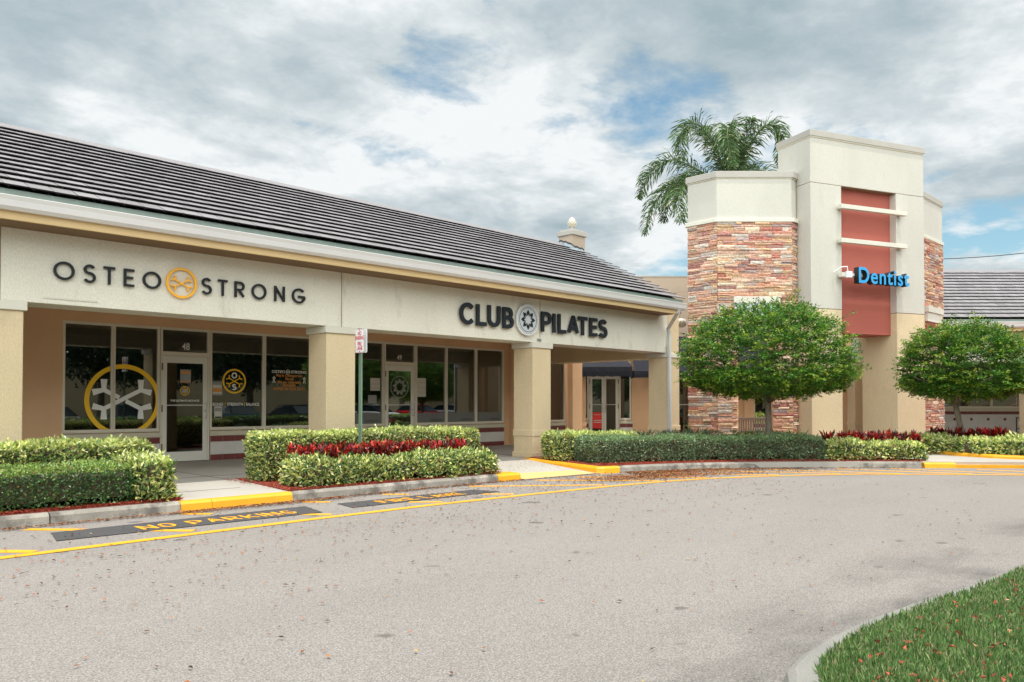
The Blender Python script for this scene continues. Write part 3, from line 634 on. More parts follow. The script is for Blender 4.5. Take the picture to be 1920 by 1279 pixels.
w48l = window(ID, 5.19, 7.27, .89, 3.38, WB, [6.235], B1); w48r = window(ID, 8.49, 11.36, .89, 3.38, WB, [9.94], B1)
w49l = window(ID, 12.5, 13.73, .89, 3.38, WB, [], B1); w49r = window(ID, 14.92, 18.66, .89, 3.38, WB, [16.14, 17.41], B1)
window(ID, 20.2, 21.80, .89, 3.40, WB, [], B1); window(ID, -13, -1, .89, 3.38, WB, [-10, -7, -4], B1); window(ID, -.5, 2.2, .89, 3.38, WB, [.8], B1)
def door(fr, a0, a1, b, parent, ztr=2.70, ztop=3.38, transom=True, hinge='left', pair=False):
    f = MB(fr); b0, b1 = b - .02, b + .10
    f.box(a0, a0 + .05, b0, b1, .15, ztop); f.box(a1 - .05, a1, b0, b1, .15, ztop); f.box(a0 + .05, a1 - .05, b0, b1, ztop - .06, ztop)
    f.box(a0 + .05, a1 - .05, b0, b1, ztr, ztr + .10)
    tr = f.build('door_frame', 'frame', parent, bev=.004)
    if transom:
        q = MB(fr); q.poly([fr.p(a0 + .04, b + .04, ztr + .08), fr.p(a1 - .04, b + .04, ztr + .08), fr.p(a1 - .04, b + .04, ztop - .05), fr.p(a0 + .04, b + .04, ztop - .05)]); q.build('transom_pane', 'glass', tr)
    leaves = [(a0 + .055, a1 - .055, hinge)] if not pair else [(a0 + .055, (a0 + a1) / 2 - .004, 'left'), ((a0 + a1) / 2 + .004, a1 - .055, 'right')]
    out = []
    for l0, l1, hg in leaves:
        d = MB(fr); e0, e1 = b - .005, b + .045; s = .10 if not pair else .085
        d.box(l0, l0 + s, e0, e1, .16, ztr - .005); d.box(l1 - s, l1, e0, e1, .16, ztr - .005); d.box(l0 + s, l1 - s, e0, e1, .16, .39); d.box(l0 + s, l1 - s, e0, e1, 2.53, ztr - .005)
        D_ = d.build('door', 'doorpaint', parent, bev=.004)
        q = MB(fr); q.poly([fr.p(l0 + s - .01, b + .02, .38), fr.p(l1 - s + .01, b + .02, .38), fr.p(l1 - s + .01, b + .02, 2.54), fr.p(l0 + s - .01, b + .02, 2.54)]); q.build('pane', 'glass', D_)
        q = MB(fr); q.box(l0 + s, l1 - s, b - .004, b + .012, 1.50, 1.525); q.build('push_rail', 'rail', D_)
        hx = (l1 - .05) if hg == 'left' else (l0 + .05)
        q = MB(fr); q.tube([fr.p(hx, b - .008, 1.55), fr.p(hx, b - .075, 1.55), fr.p(hx, b - .085, 1.50), fr.p(hx, b - .085, 1.24), fr.p(hx, b - .075, 1.19), fr.p(hx, b - .008, 1.19)], .012, 8)
        q.tube([fr.p(hx + .0, b - .006, 1.37), fr.p(hx, b - .022, 1.37)], .024, 12); q.build('handle', 'steel', D_)
        q = MB(fr); hh = l0 - .02 if hg == 'left' else l1 + .02
        for z in (.42, 1.35, 2.35): q.box(hh - .014, hh + .014, b - .035, b - .004, z, z + .17)
        q.build('hinge', 'soffit', D_); out.append(D_)
    return tr, out
tr48, d48 = door(ID, 7.285, 8.475, WB, B1); tr49, d49 = door(ID, 13.745, 14.905, WB, B1)
# decals on glass
def decalpl(fr, b): return lambda u, v, d: fr.p(u, b - d, v)
PG = decalpl(ID, WB + .037)
XD, ZD = (1, 0, 0), (0, 0, 1)
def clipring(mb, cu, cv, r0, r1, u0, u1, v0, v1, plane, z=0.002):
    n = 96; run = []
    def flush(run):
        if len(run) > 1: mb.strip(run, r1 - r0, .002, plane, z=z)
    for i in range(n * 2 + 1):
        a = 2 * math.pi * i / n; x = cu + (r0 + r1) / 2 * math.cos(a); y = cv + (r0 + r1) / 2 * math.sin(a)
        if u0 <= x <= u1 and v0 <= y <= v1: run.append((x, y))
        else:
            flush(run); run = []
            if i > n: break
        if i == n * 2: flush(run)
m = MB(); 
# big emblem on left window: circle centre and radius in metres
CU, CV, CR = 6.47, 1.63, .83
for (u0, u1) in ((5.245, 6.185), (6.285, 7.225)):
    n = 180; cl = lambda x, y: (min(max(x, u0), u1), max(y, .968)); r0_, r1_ = CR * .875, CR
    for i in range(n):
        a0, a1 = 2 * math.pi * i / n, 2 * math.pi * (i + 1) / n
        q4 = [cl(CU + r * math.cos(a), CV + r * math.sin(a)) for r, a in ((r0_, a0), (r1_, a0), (r1_, a1), (r0_, a1))]
        ar = abs(sum(q4[k][0] * q4[(k + 1) % 4][1] - q4[(k + 1) % 4][0] * q4[k][1] for k in range(4)))
        if ar > 1e-4: m.poly([PG(x, y, .003) for x, y in q4])
    m.build('ring_decal', 'decal_yellow', w48l); m = MB()
m = MB(); bones(m, CU - .02, CV + .02, CR * .98, .095, .002, PG, z=.004, flare=.9, cut=True); m.build('emblem_decal', 'decal_white', w48l)
def os_emblem(cu, cv, r, parent, ringm='decal_yellow', bonem='decal_yellow', osm='decal_white', plane=PG):
    q = MB(); disc(q, cu, cv, r * .86, r, .002, plane); q.build('ring_decal', ringm, parent)
    q = MB(); bones(q, cu, cv, r * .86, r * .085, .0015, plane, z=.001, flare=.6); q.build('emblem_decal', bonem, parent)
    q = MB(); letter(q, 'O', cu - r * .24, cu + r * .24, cv + r * .22, cv + r * .72, r * .11, .002, plane); q.build('letter_decal', osm, parent); q = MB(); letter(q, 'S', cu - r * .19, cu + r * .19, cv - r * .72, cv - r * .22, r * .11, .002, plane); q.build('letter_decal', osm, parent)
os_emblem(9.14, 2.12, .315, w48r)
def T(body, size, mat, parent, x, z, y=WB + .03, depth=.002, bold=0, sx=1.0, al='CENTER'): return text_mesh('lettering', body, size, mat, parent, (x, y, z), XD, ZD, depth, bold, al, sx)
def TF(body, size, mat, parent, xa, xb, z, y=WB + .03, bold=.002):
    o = T(body, size, mat, parent, 0, z, y=y, bold=bold); v = [q_.co.x for q_ in o.data.vertices]; lo, hi = min(v), max(v); off = rootloc(parent).x
    for q_ in o.data.vertices: q_.co.x = xa - off + (q_.co.x - lo) / (hi - lo) * (xb - xa)
    return o
TF('BONES', .105, 'decal_white', w48r, 8.58, 8.85, 1.53); TF('STRENGTH', .105, 'decal_white', w48r, 8.95, 9.37, 1.53); TF('BALANCE', .105, 'decal_white', w48r, 9.46, 9.81, 1.53)
for x in (8.90, 9.415): q = MB(); q.box(x - .006, x + .006, WB + .034, WB + .037, 1.48, 1.58); q.build('divider_decal', 'decal_yellow', w48r)
TF('OSTEO', .105, 'decal_white', w48r, 10.17, 10.55, 2.395); TF('STRONG', .105, 'decal_white', w48r, 10.73, 11.19, 2.395)
q = MB(); disc(q, 10.64, 2.395, .055, .066, .002, PG); bones(q, 10.64, 2.395, .055, .012, .0015, PG, z=.001); q.build('emblem_decal', 'decal_white', w48r)
for body, wd_, z_ in (('May is Osteoporosis', .77, 2.30), ('Month', .24, 2.21), ('We are celebrating', .70, 2.12), ('MEMBER', .39, 2.03), ('APPRECIATION DAY!!', .94, 1.94)): TF(body, .105, 'decal_orange', w48r, 10.68 - wd_ / 2, 10.68 + wd_ / 2, z_)
for x in (10.235, 11.13):
    q = MB(); q.strip([(x - .035, 2.10), (x, 2.18), (x + .032, 2.225), (x, 2.262), (x - .032, 2.225), (x - .002, 2.178), (x + .035, 2.10)], .020, .002, PG); q.build('ribbon_decal', 'decal_white', w48r)
T('48', .235, 'decal_white', tr48, 7.90, 2.93, y=WB + .03, bold=.001, sx=.82); T('49', .215, 'decal_white', tr49, 14.32, 2.93, y=WB + .03, bold=.001, sx=.82)
DP = decalpl(ID, WB + .018)
os_emblem(7.88, 1.86, .115, d48[0], bonem='decal_white', osm='decal_yellow', plane=DP); T('THE ULTIMATE BIOHACK', .062, 'decal_white', d48[0], 7.88, 1.62, y=WB + .012, bold=.002)
def notice(x0, x1, z0, z1, parent, b=WB + .036, col='paper', bars=()):
    q = MB(); q.box(x0, x1, b - .004, b - .001, z0, z1); o = q.build('paper_notice', col, parent)
    for i, (z, h, mt) in enumerate(bars): q = MB(); q.box(x0 + .015, x1 - .015, b - .006 - i * .0015, b - .005 - i * .0015, z, z + h); q.build('printed_band', mt, parent)
notice(7.76, 8.02, 2.06, 2.38, d48[0], b=WB + .016, col='decal_grey', bars=((2.28, .06, 'decal_orange'), (2.07, .03, 'decal_orange')))
notice(8.56, 8.82, 1.76, 2.10, w48r, col='decal_grey', bars=((1.80, .22, 'paper'), (1.84, .10, 'decal_orange')))
notice(8.62, 8.82, 1.18, 1.48, w48r, bars=((1.36, .09, 'decal_grey'), (1.19, .035, 'black')))
notice(13.28, 13.62, 1.93, 2.30, w49l, bars=((2.0, .01, 'decal_grey'), (2.12, .01, 'decal_grey'))); notice(13.2, 13.5, 1.55, 1.80, w49l, col='decal_grey')
notice(14.97, 15.34, 1.76, 2.34, w49r, bars=((2.05, .008, 'decal_grey'), (2.2, .006, 'decal_grey'), (1.9, .006, 'decal_grey')))
def star8(mb, cu, cv, r, d, plane, z=0, inner=.36, white=None, n=9):
    for i in range(n):
        a = R(90) + 2 * math.pi * i / n; P = lambda rr, aa: (cu + rr * math.cos(aa), cv + rr * math.sin(aa)); h = math.pi / n
        mb.flatpoly([P(r * inner, a - h * .97), P(r * .70, a - h * .86), P(r * 1.0, a), P(r * .70, a + h * .86), P(r * inner, a + h * .97), P(r * .56, a)], d, plane, z + .0006 * (i % 3))
q = MB(); disc(q, 14.32, 2.05, .31, .335, .0015, DP); star8(q, 14.32, 2.05, .27, .0015, DP); q.build('emblem_decal', 'decal_grey', d49[0])
for w_, (u0, u1) in ((w49l, (12.56, 13.67)), (w49r, (14.98, 16.09)), (w49r, (16.19, 17.36)), (w49r, (17.46, 18.60))):
    q = MB(); q.box(u0, u1, WB + .034, WB + .037, .97, 1.27); q.build('frosted_strip', 'frost', w_)
    T('CLUB PILATES', .085, 'frostink', w_, u1 - .34, 1.04, y=WB + .028, bold=.001, sx=.9)
# chairs inside
def shell_chair(x, y, rz, label):
    t = thing('shell_chair', label, 'chair', (x, y, .15)); f = Fr((x, y), (math.cos(rz), math.sin(rz)))
    s = MB(f); n0 = 0; rows = []
    prof = [(-.22, .44), (-.1, .42), (.08, .42), (.18, .46), (.23, .60), (.26, .78), (.27, .88)]
    wid = [.20, .23, .23, .22, .21, .17, .10]
    for (b, z), w in zip(prof, wid):
        for a in (-1, -.6, 0, .6, 1): s.v.append(f.p(a * w, b - (.05 if abs(a) == 1 and z > .5 else 0), .15 + z + (.05 if abs(a) == 1 and z < .5 else 0)))
    for i in range(len(prof) - 1):
        for k in range(4): s.face([i * 5 + k, i * 5 + k + 1, i * 5 + 6 + k, i * 5 + 5 + k])
    o = s.build('seat_shell', 'signwhite', t, smooth=True); sm = o.modifiers.new('s', 'SOLIDIFY'); sm.thickness = .015
    for a in (-.17, .17):
        for b in (-.17, .17): q = MB(f); q.tube([f.p(a * .7, b * .7, .58), f.p(a * 1.2, b * 1.2, .15)], .013, 6); q.build('leg', 'darkwood', t)
shell_chair(9.95, 20.5, R(150), 'white shell chair inside the shop, behind the round yellow emblem window'); shell_chair(11.2, 20.7, R(210), 'white shell chair inside the shop, under the orange lettering window')
# band hardware
m = MB(); m.box(3.55, 4.35, 14.185, 14.2, 3.235, 3.265); tag(m.build('mounting_strip', 'cap'), 'thin pale mounting strip on the sign band above the left pillar opening', 'bracket')
m = MB(); m.box(15.02, 15.18, 14.185, 14.2, 3.19, 3.25); tag(m.build('small_plate', 'steel'), 'small grey metal plate below the round flower emblem', 'plate')
# ---- signs on the band
PB = wallplane(ID, 14.175)
sg = thing('wall_sign', 'black spaced capital letters OSTEO STRONG with an amber crossed-bones ring', 'sign', (5.9, 14.18, 3.5))
for c, a, b, z0, z1 in [('O', 3.68, 3.99, 3.55, 3.85), ('S', 4.12, 4.31, 3.55, 3.85), ('T', 4.43, 4.61, 3.55, 3.85), ('E', 4.75, 4.92, 3.55, 3.85), ('O', 5.06, 5.37, 3.55, 3.85), ('S', 6.09, 6.28, 3.55, 3.85), ('T', 6.40, 6.58, 3.55, 3.85), ('R', 6.72, 6.92, 3.55, 3.85), ('O', 7.06, 7.36, 3.55, 3.85), ('N', 7.53, 7.75, 3.55, 3.85), ('G', 7.91, 8.21, 3.55, 3.85)]:
    q = MB(); letter(q, c, a, b, z0, z1, .040, .035, PB); q.build('letter', 'black', sg)
q = MB(); disc(q, 5.73, 3.705, .232, .275, .035, PB); q.build('emblem_ring', 'orange', sg)
q = MB(); bones(q, 5.73, 3.70, .235, .024, .030, PB, flare=.5); q.build('emblem_bones', 'orange', sg)
PB2 = wallplane(ID, 14.15)
sg = thing('wall_sign', 'bold dark capital letters CLUB PILATES with a round white flower badge', 'sign', (15, 14.15, 3.4))
for c, a, b, z0, z1 in [('C', 12.28, 12.74, 3.44, 3.97), ('L', 12.81, 13.14, 3.44, 3.96), ('U', 13.19, 13.61, 3.44, 3.97), ('B', 13.70, 14.08, 3.44, 3.97), ('P', 15.11, 15.50, 3.44, 3.97), ('I', 15.56, 15.65, 3.44, 3.95), ('L', 15.76, 16.08, 3.44, 3.96), ('A', 16.16, 16.62, 3.44, 3.96), ('T', 16.60, 16.98, 3.44, 3.96), ('E', 17.09, 17.42, 3.44, 3.96), ('S', 17.49, 17.87, 3.43, 3.95)]:
    q = MB(); letter(q, c, a, b, z0, z1, .098, .05, PB2); q.build('letter', 'navy', sg)
cx_, cz_ = 14.58, 3.705
q = MB(); disc(q, cx_, cz_, 0, .40, .05, PB2); bd = q.build('badge', 'signwhite', sg, label='white round badge with dark nine-petalled flower')
q = MB(); disc(q, cx_, cz_, 0, .345, .004, PB2, z=.0505); q.build('badge_face', 'signgrey', bd)
q = MB(); disc(q, cx_, cz_, .305, .318, .003, PB2, z=.055)
for i in range(60):
    a = 2 * math.pi * i / 60; q.strip([(cx_ + .352 * math.cos(a), cz_ + .352 * math.sin(a)), (cx_ + .372 * math.cos(a), cz_ + .372 * math.sin(a))], .016, .003, PB2, z=.0505)
star8(q, cx_, cz_, .265, .004, PB2, z=.055, n=8); q.build('badge_flower', 'navy', bd)
# ================================================================== TOWER
TWR = thing('entrance_tower', 'tall cream stucco entrance tower with stone-clad wings and a terracotta centre panel', 'tower', (27, 11, 0))
Tn, Td = 4.87, 1.47
def tbox(mat, name, *bx, bev=.012):
    m = MB(TW)
    for b in bx: m.box(*b)
    return m.build(name, mat, TWR, bev=bev)
for a0, a1 in ((0, 1.25), (3.61, Tn)):
    tbox('beige', 'pier', (a0, a1, 0, Td, .1, 4.53)); tbox('towerwhite', 'upper_pier', (a0 - .002, a1 + .002, -.003, Td + .002, 4.545, 8.49))
    tbox('soffit', 'reveal_line', (a0 + .006, a1 - .006, .006, Td, 4.53, 4.545), bev=0)
tbox('soffit', 'reveal_line', (.006, Tn - .006, .006, Td, 8.49, 8.503), bev=0)
tbox('towerwhite', 'top_block', (0, Tn, 0, Td, 8.503, 9.93)); tbox('coping', 'coping', (-.04, Tn + .04, -.04, Td + .04, 9.96, 10.16)); tbox('sill', 'drip_edge', (-.02, Tn + .02, -.02, Td + .02, 9.925, 9.962), bev=0)
tbox('brick_red', 'terracotta_panel', (1.252, 3.608, .25, Td - .1, 3.82, 8.50), bev=.004)
for z in (7.72, 6.64, 5.55): tbox('cap', 'sunshade_bar', (1.02, 3.84, -.24, -.10, z, z + .14), (1.10, 1.22, -.10, -.003, z + .03, z + .11), (3.64, 3.76, -.10, -.003, z + .03, z + .11), bev=.008)
# wings: plan corners in tower frame
PA = (-2.53, 1.36); PBc = (-.35, .46); PA2 = (-2.94, 2.35)
B2 = (-.04, .60)
def mir(p): return (Tn - p[0], p[1])
wingL = [B2, PBc, PA, PA2, (-1.9, 3.2), (-.04, 2.6)]
stone_pal = [((.60, .385, .235), 3.0), ((.56, .30, .205), 3.8), ((.44, .225, .19), 2), ((.64, .49, .36), 2.6), ((.42, .31, .285), 1.4), ((.60, .38, .285), 3.8), ((.50, .20, .15), 1.4), ((.58, .50, .43), 1.5)]
def stonework(p0, p1, z0, z1, parent, hole=None, th=.10, name='stone_cladding'):
    a = TW.p(p0[0], p0[1], 0); b = TW.p(p1[0], p1[1], 0); L_ = (b - a).length; f = Fr((a.x, a.y), ((b - a).x, (b - a).y)); m = MB(f)
    rowz = z0
    while rowz < z1 - .01:
        h = min(random.choice((.065, .08, .095, .11, .13)), z1 - rowz); x = 0.0
        while x < L_ - .001:
            w = min(random.uniform(.18, .62), L_ - x)
            if L_ - x - w < .09: w = L_ - x
            if not (hole and hole[0] - .02 < x + w / 2 < hole[1] + .02 and hole[2] < rowz + h / 2 < hole[3]):
                x0_, x1_ = x, x + w
                if hole and hole[2] < rowz + h / 2 < hole[3]:
                    if x0_ < hole[0] < x1_: x1_ = hole[0]
                    if x0_ < hole[1] < x1_: x0_ = hole[1]
                k = random.random(); pal = stone_pal; tot = sum(t[1] for t in pal); r_ = random.random() * tot
                for c, wgt in pal:
                    r_ -= wgt
                    if r_ <= 0: break
                g_ = random.uniform(.78, 1.2); m.cc = tuple(q_ * g_ for q_ in c)
                parts = 2 if (h > .09 and random.random() < .35) else 1
                for pi in range(parts):
                    za = rowz + h * pi / parts; zb = rowz + h * (pi + 1) / parts
                    pr = random.uniform(.0, .045); g2 = random.uniform(.002, .005)
                    # rough front: split in 2-3 facets
                    n0 = len(m.v); segs = max(1, int((x1_ - x0_) / .12)); 
                    for kx in range(segs + 1):
                        xx = x0_ + .003 + (x1_ - x0_ - .006) * kx / segs
                        pt_ = pr + random.uniform(-.008, .008); pb_ = pr + random.uniform(-.014, .006); zt = zb - g2 + random.uniform(-.004, 0); z_b = za + g2 + random.uniform(0, .004)
                        m.v += [f.p(xx, .02, zb - .001), f.p(xx, -pt_, zt), f.p(xx, -pr - random.uniform(0, .014), (zt + z_b) / 2), f.p(xx, -pb_, z_b), f.p(xx, .02, za + .001)]
                    for kx in range(segs):
                        for q_ in range(4): i0 = n0 + kx * 5 + q_; m.face([i0, i0 + 1, i0 + 6, i0 + 5])
                    m.face([n0 + t for t in range(5)]); m.face([n0 + segs * 5 + t for t in range(5)][::-1])
            x += w
        rowz += h
    return m.build(name, 'stone', parent)
def wing(poly_, name, opening):
    z0, z1 = .1, 7.30
    c = MB(TW)
    # core walls under the cladding, as slabs along each edge; outline inset
    cx = sum(p[0] for p in poly_) / len(poly_); cy = sum(p[1] for p in poly_) / len(poly_)
    ins = [(cx + (p[0] - cx) * .965, cy + (p[1] - cy) * .965) for p in poly_]
    if opening:
        c.prism(ins, 4.4, z1)
        # two legs either side of the opening
        A_, B_ = Vector(ins[2]), Vector(ins[1]); t = (B_ - A_).normalized(); n_ = Vector((-t.y, t.x)); 
        if n_.y < 0: n_ = -n_
        o0, o1 = .62, 1.72
        c.prism([tuple(A_), tuple(A_ + t * o0), tuple(A_ + t * o0 + n_ * .95), ins[3]], z0, 4.4)
        c.prism([tuple(A_ + t * o1), tuple(B_), ins[0], tuple(Vector(ins[0]) + Vector((0, .5))), tuple(A_ + t * o1 + n_ * .55)], z0, 4.4)
    else: c.prism(ins, z0, z1)
    core = c.build('wing_core', 'tan', TWR)
    e = list(zip(poly_, poly_[1:]))
    for i, (p, q_) in enumerate(e[:3]):
        if i == 1: stonework(q_, p, .15, 7.30, TWR, hole=(.62, 1.72, 0, 4.42) if opening else None)
        else: stonework(q_, p, .15, 7.30, TWR)
    out = lambda k: [(cx + (p[0] - cx) * k, cy + (p[1] - cy) * k) for p in poly_]
    for nm, k, za, zb, mt in (('wing_trim', 1.055, 7.30, 7.42, 'cap'), ('wing_parapet', 1.0, 7.42, 8.68, 'towerwhite'), ('wing_drip', 1.02, 8.68, 8.715, 'sill'), ('wing_coping', 1.04, 8.715, 8.92, 'coping')):
        q_ = MB(TW); q_.prism(out(k), za, zb); q_.build(nm, mt, TWR, bev=.01)
wing(wingL, 'left', True)
wingR = [mir(p) for p in wingL]
def wingright():
    poly_ = wingR; cx = sum(p[0] for p in poly_) / len(poly_); cy = sum(p[1] for p in poly_) / len(poly_)
    ins = [(cx + (p[0] - cx) * .965, cy + (p[1] - cy) * .965) for p in poly_]
    q_ = MB(TW); q_.prism(ins, .1, 7.30); q_.build('wing_core', 'tan', TWR)
    for p, r_ in list(zip(poly_, poly_[1:]))[:3]: stonework(p, r_, .15, 7.30, TWR)
    out = lambda k: [(cx + (p[0] - cx) * k, cy + (p[1] - cy) * k) for p in poly_]
    for nm, k, za, zb, mt in (('wing_trim', 1.055, 7.30, 7.42, 'cap'), ('wing_parapet', 1.0, 7.42, 8.68, 'towerwhite'), ('wing_drip', 1.02, 8.68, 8.715, 'sill'), ('wing_coping', 1.04, 8.715, 8.92, 'coping')):
        r2 = MB(TW); r2.prism(out(k), za, zb); r2.build(nm, mt, TWR, bev=.01)
wingright()
def wframe(p, q_):
    a = TW.p(p[0], p[1], 0); b = TW.p(q_[0], q_[1], 0); return Fr((a.x, a.y), ((b - a).x, (b - a).y)), (b - a).length
fl, LL = wframe(PA, PBc)
for bx, mt, nm in (((.50, 1.98, -.11, .03, 4.72, 4.92), 'cap', 'opening_header'), ((.53, 1.95, -.08, .03, 4.30, 4.72), 'signgrey', 'header_panel')):
    q_ = MB(fl); q_.box(*bx); q_.build(nm, mt, TWR, bev=.006)
fr_, LL = wframe(mir(PBc), mir(PA))
q_ = MB(fr_); q_.box(.35, 1.95, -.16, .03, 4.72, 4.92); q_.build('opening_header', 'cap', TWR, bev=.006)
q_ = MB(fr_); q_.box(.38, 1.90, -.12, .03, 4.40, 4.72); q_.build('header_panel', 'band', TWR, bev=.006)
q_ = MB(fr_); q_.box(.40, 1.85, -.075, .0, 3.6, 4.40); q_.build('recess_panel', 'brick_red', TWR)
# dentist sign
ds = thing('channel_letter_sign', 'blue raised letters reading Dentist fixed across the lowest tower bar', 'sign', tuple(TW.p(2.5, -.4, 5.3)))
text_mesh('lettering', 'Dentist', .70, 'blue', ds, TW.p(2.53, -.38, 5.57), TW.x, (0, 0, 1), .20, .012, 'CENTER', .93, matside='black', space=1.12)
q_ = MB(TW); q_.box(1.26, 3.7, -.30, -.245, 5.58, 5.66); q_.build('mounting_rail', 'cap', ds)
q_ = MB(TW); q_.box(1.16, 1.36, -.34, -.24, 5.52, 5.72); q_.build('transformer_box', 'signwhite', ds, bev=.015)
q_ = MB(TW); q_.tube([TW.p(1.2, -.3, 5.72), TW.p(1.16, -.32, 5.86), TW.p(1.0, -.25, 5.85), TW.p(.86, -.05, 5.70)][::-1] + [], .018, 6); q_.build('conduit', 'signwhite', ds)
# ================================================================== MIDDLE RANGE (square to the drive)
CB = thing('connector_building', 'flat-roofed tan stucco building with navy awnings behind the stone tower', 'building', tuple(CF.p(5, 31.5, 0)))
def cpx(px, D): return (px - 960) / 1480 * D
WD = 31.5
op = [(cpx(1096, WD), cpx(1104.5, WD), .92, 3.2), (cpx(1104.5, WD), cpx(1161, WD), .12, 3.2), (cpx(1161, WD), cpx(1184, WD), .92, 3.2), (cpx(1262, WD), cpx(1284, WD), .12, 2.8), (cpx(1284, WD), cpx(1300, WD), .12, 2.8), (cpx(1412, WD), cpx(1452, WD), .95, 3.2)]
storefront_wall(CF, WD, .3, cpx(1088, WD), cpx(1600, WD), 6.0, op, 'tan', CB)
q_ = MB(CF); q_.box(cpx(1088, WD), cpx(1600, WD), WD, WD + .3, 6.006, 6.62); q_.box(cpx(1088, WD) + .01, cpx(1600, WD) - .01, WD - .0, WD + .3, 4.25, 5.98) if False else None; q_.build('parapet', 'dimtan', CB)
q_ = MB(CF); q_.box(cpx(1088, WD), cpx(1600, WD), WD - .004, WD - .001, 4.25, 5.995); q_.build('upper_wall', 'dimtan', CB)
q_ = MB(CF); q_.box(cpx(1088, WD), cpx(1600, WD), WD - .01, WD + .32, 6.62, 6.66); q_.build('parapet_cap', 'coping', CB)
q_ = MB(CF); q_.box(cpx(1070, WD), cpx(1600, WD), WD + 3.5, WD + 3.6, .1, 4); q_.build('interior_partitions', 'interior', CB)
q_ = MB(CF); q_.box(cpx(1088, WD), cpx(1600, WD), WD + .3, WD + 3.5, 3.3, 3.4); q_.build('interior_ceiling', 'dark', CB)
window(CF, cpx(1161, WD) + .01, cpx(1183, WD), .90, 3.2, WD, [], CB); window(CF, cpx(1095.5, WD), cpx(1103.5, WD), .90, 3.2, WD, [], CB); window(CF, cpx(1413, WD), cpx(1451, WD), .95, 3.2, WD, [], CB)
tilebase(CF, cpx(1162, WD), cpx(1186, WD), WD, CB); tilebase(CF, cpx(1094, WD), cpx(1103, WD), WD, CB); tilebase(CF, cpx(1412, WD), cpx(1452, WD), WD, CB)
trp, dpair = door(CF, cpx(1104, WD), cpx(1161, WD), WD, CB, ztr=2.68, ztop=3.2, pair=True)
_, dz = door(CF, cpx(1266, WD), cpx(1300, WD), WD, CB, ztr=2.60, ztop=2.8, transom=False)
q_ = MB(CF); q_.box(cpx(1394, WD), cpx(1412, WD), WD - .12, WD, .15, 4.2); q_.build('pilaster', 'tan', CB)
column(CF, cpx(1072.5, 30.2), 30.2, .53, CB, mat='tan', ztop=3.0)
M['posterred'] = pm('red_poster', (.80, .035, .02), .5, .05)
pa = cpx(1111, WD); q_ = MB(CF); q_.box(pa, pa + .40, WD + .008, WD + .012, .56, 1.20); ps = q_.build('poster', 'posterred', dpair[0], label='bright red poster on the lower door glass')
for i, (z, h) in enumerate(((.86, .035), (.79, .03), (1.10, .015))): q_ = MB(CF); q_.box(pa + .04, pa + .36, WD + .004, WD + .0075, z, z + h); q_.build('printed_band', 'paper', dpair[0])
# awnings
def awning(s0, s1, D1, zt, zv, zb, name, parent, hipr=0.0, folds=True, Dw=WD):
    m = MB(CF); P = lambda s, b, z: CF.p(s, b, z)
    m.poly([P(s0, Dw - .01, zt), P(s1 - hipr, Dw - .01, zt), P(s1, D1, zv), P(s0, D1, zv)])
    m.poly([P(s1 - hipr, Dw - .01, zt), P(s1, Dw - .01, zv), P(s1, D1, zv)])
    n = 16; n0 = len(m.v)
    for i in range(n + 1):
        s = s0 + (s1 - s0) * i / n; w = .006 * math.sin(i * 1.9) if folds else 0
        m.v += [P(s, D1 - .012, zv - .02), P(s, D1 - .02 + w, (zv + zb) / 2), P(s, D1 - .01 + w * .6, zb + .015 * math.sin(i * 2.3))]
    for i in range(n):
        for k in range(2): a = n0 + i * 3 + k; m.face([a, a + 3, a + 4, a + 1])
    m.poly([P(s1, D1, zv), P(s1, Dw - .01, zv), P(s1, Dw - .01, zb), P(s1, D1, zb)]); m.poly([P(s0, D1, zv), P(s0, Dw - .01, zv), P(s0, Dw - .01, zb), P(s0, D1, zb)])
    o = m.build('awning', 'awning', parent); sm = o.modifiers.new('s', 'SOLIDIFY'); sm.thickness = .006
    q_ = MB(CF); q_.tube([P(s0, D1, zv - .01), P(s1, D1, zv - .01), P(s1, Dw, zv - .01)], .012, 6); q_.build('awning_frame', 'black', o)
awning(cpx(1080, 29.9), cpx(1186, 29.9), 29.9, 4.25, 2.95, 2.58, 'awning', CB, hipr=.75)
awning(cpx(1189, 30.6), cpx(1560, 30.6), 30.6, 4.23, 2.83, 2.55, 'awning', CB)
# floodlight on the wall
FLT = thing('wall_floodlight', 'cream drum-shaped floodlight with a front grille high on the wall beside the downspout', 'light', tuple(CF.p(cpx(1276, 28.5), 28.5, 4.3)))
f0 = CF.p(cpx(1268, 28.4), 28.4, 4.46); q_ = MB(); ax = CF.x * .36
q_.tube([f0 - ax * .05, f0, f0 + ax * .62, f0 + ax * .95, f0 + ax], [.12, .16, .17, .13, .07], 14); q_.build('housing', 'fixture', FLT, smooth=False)
q_ = MB(); q_.tube([f0 + ax * .3 + Vector((0, 0, .16)), f0 + ax * .5 + Vector((0, 0, .38)), f0 + ax * .2 + Vector((0, 0, .55)) + FW * .3], .012, 6); q_.build('cable', 'black', FLT)
q_ = MB(); q_.tube([f0 + ax * .2, f0 + ax * .2 + FW * 3.1], .03, 8); q_.build('bracket_arm', 'fixture', FLT)
q_ = MB()
for k in range(4): q_.tube([f0 + ax * (.35 + .12 * k) - FW * .165 + Vector((0, 0, .06)), f0 + ax * (.43 + .12 * k) - FW * .172 + Vector((0, 0, -.02))], .008, 5)
q_.build('grille', 'steel', FLT)
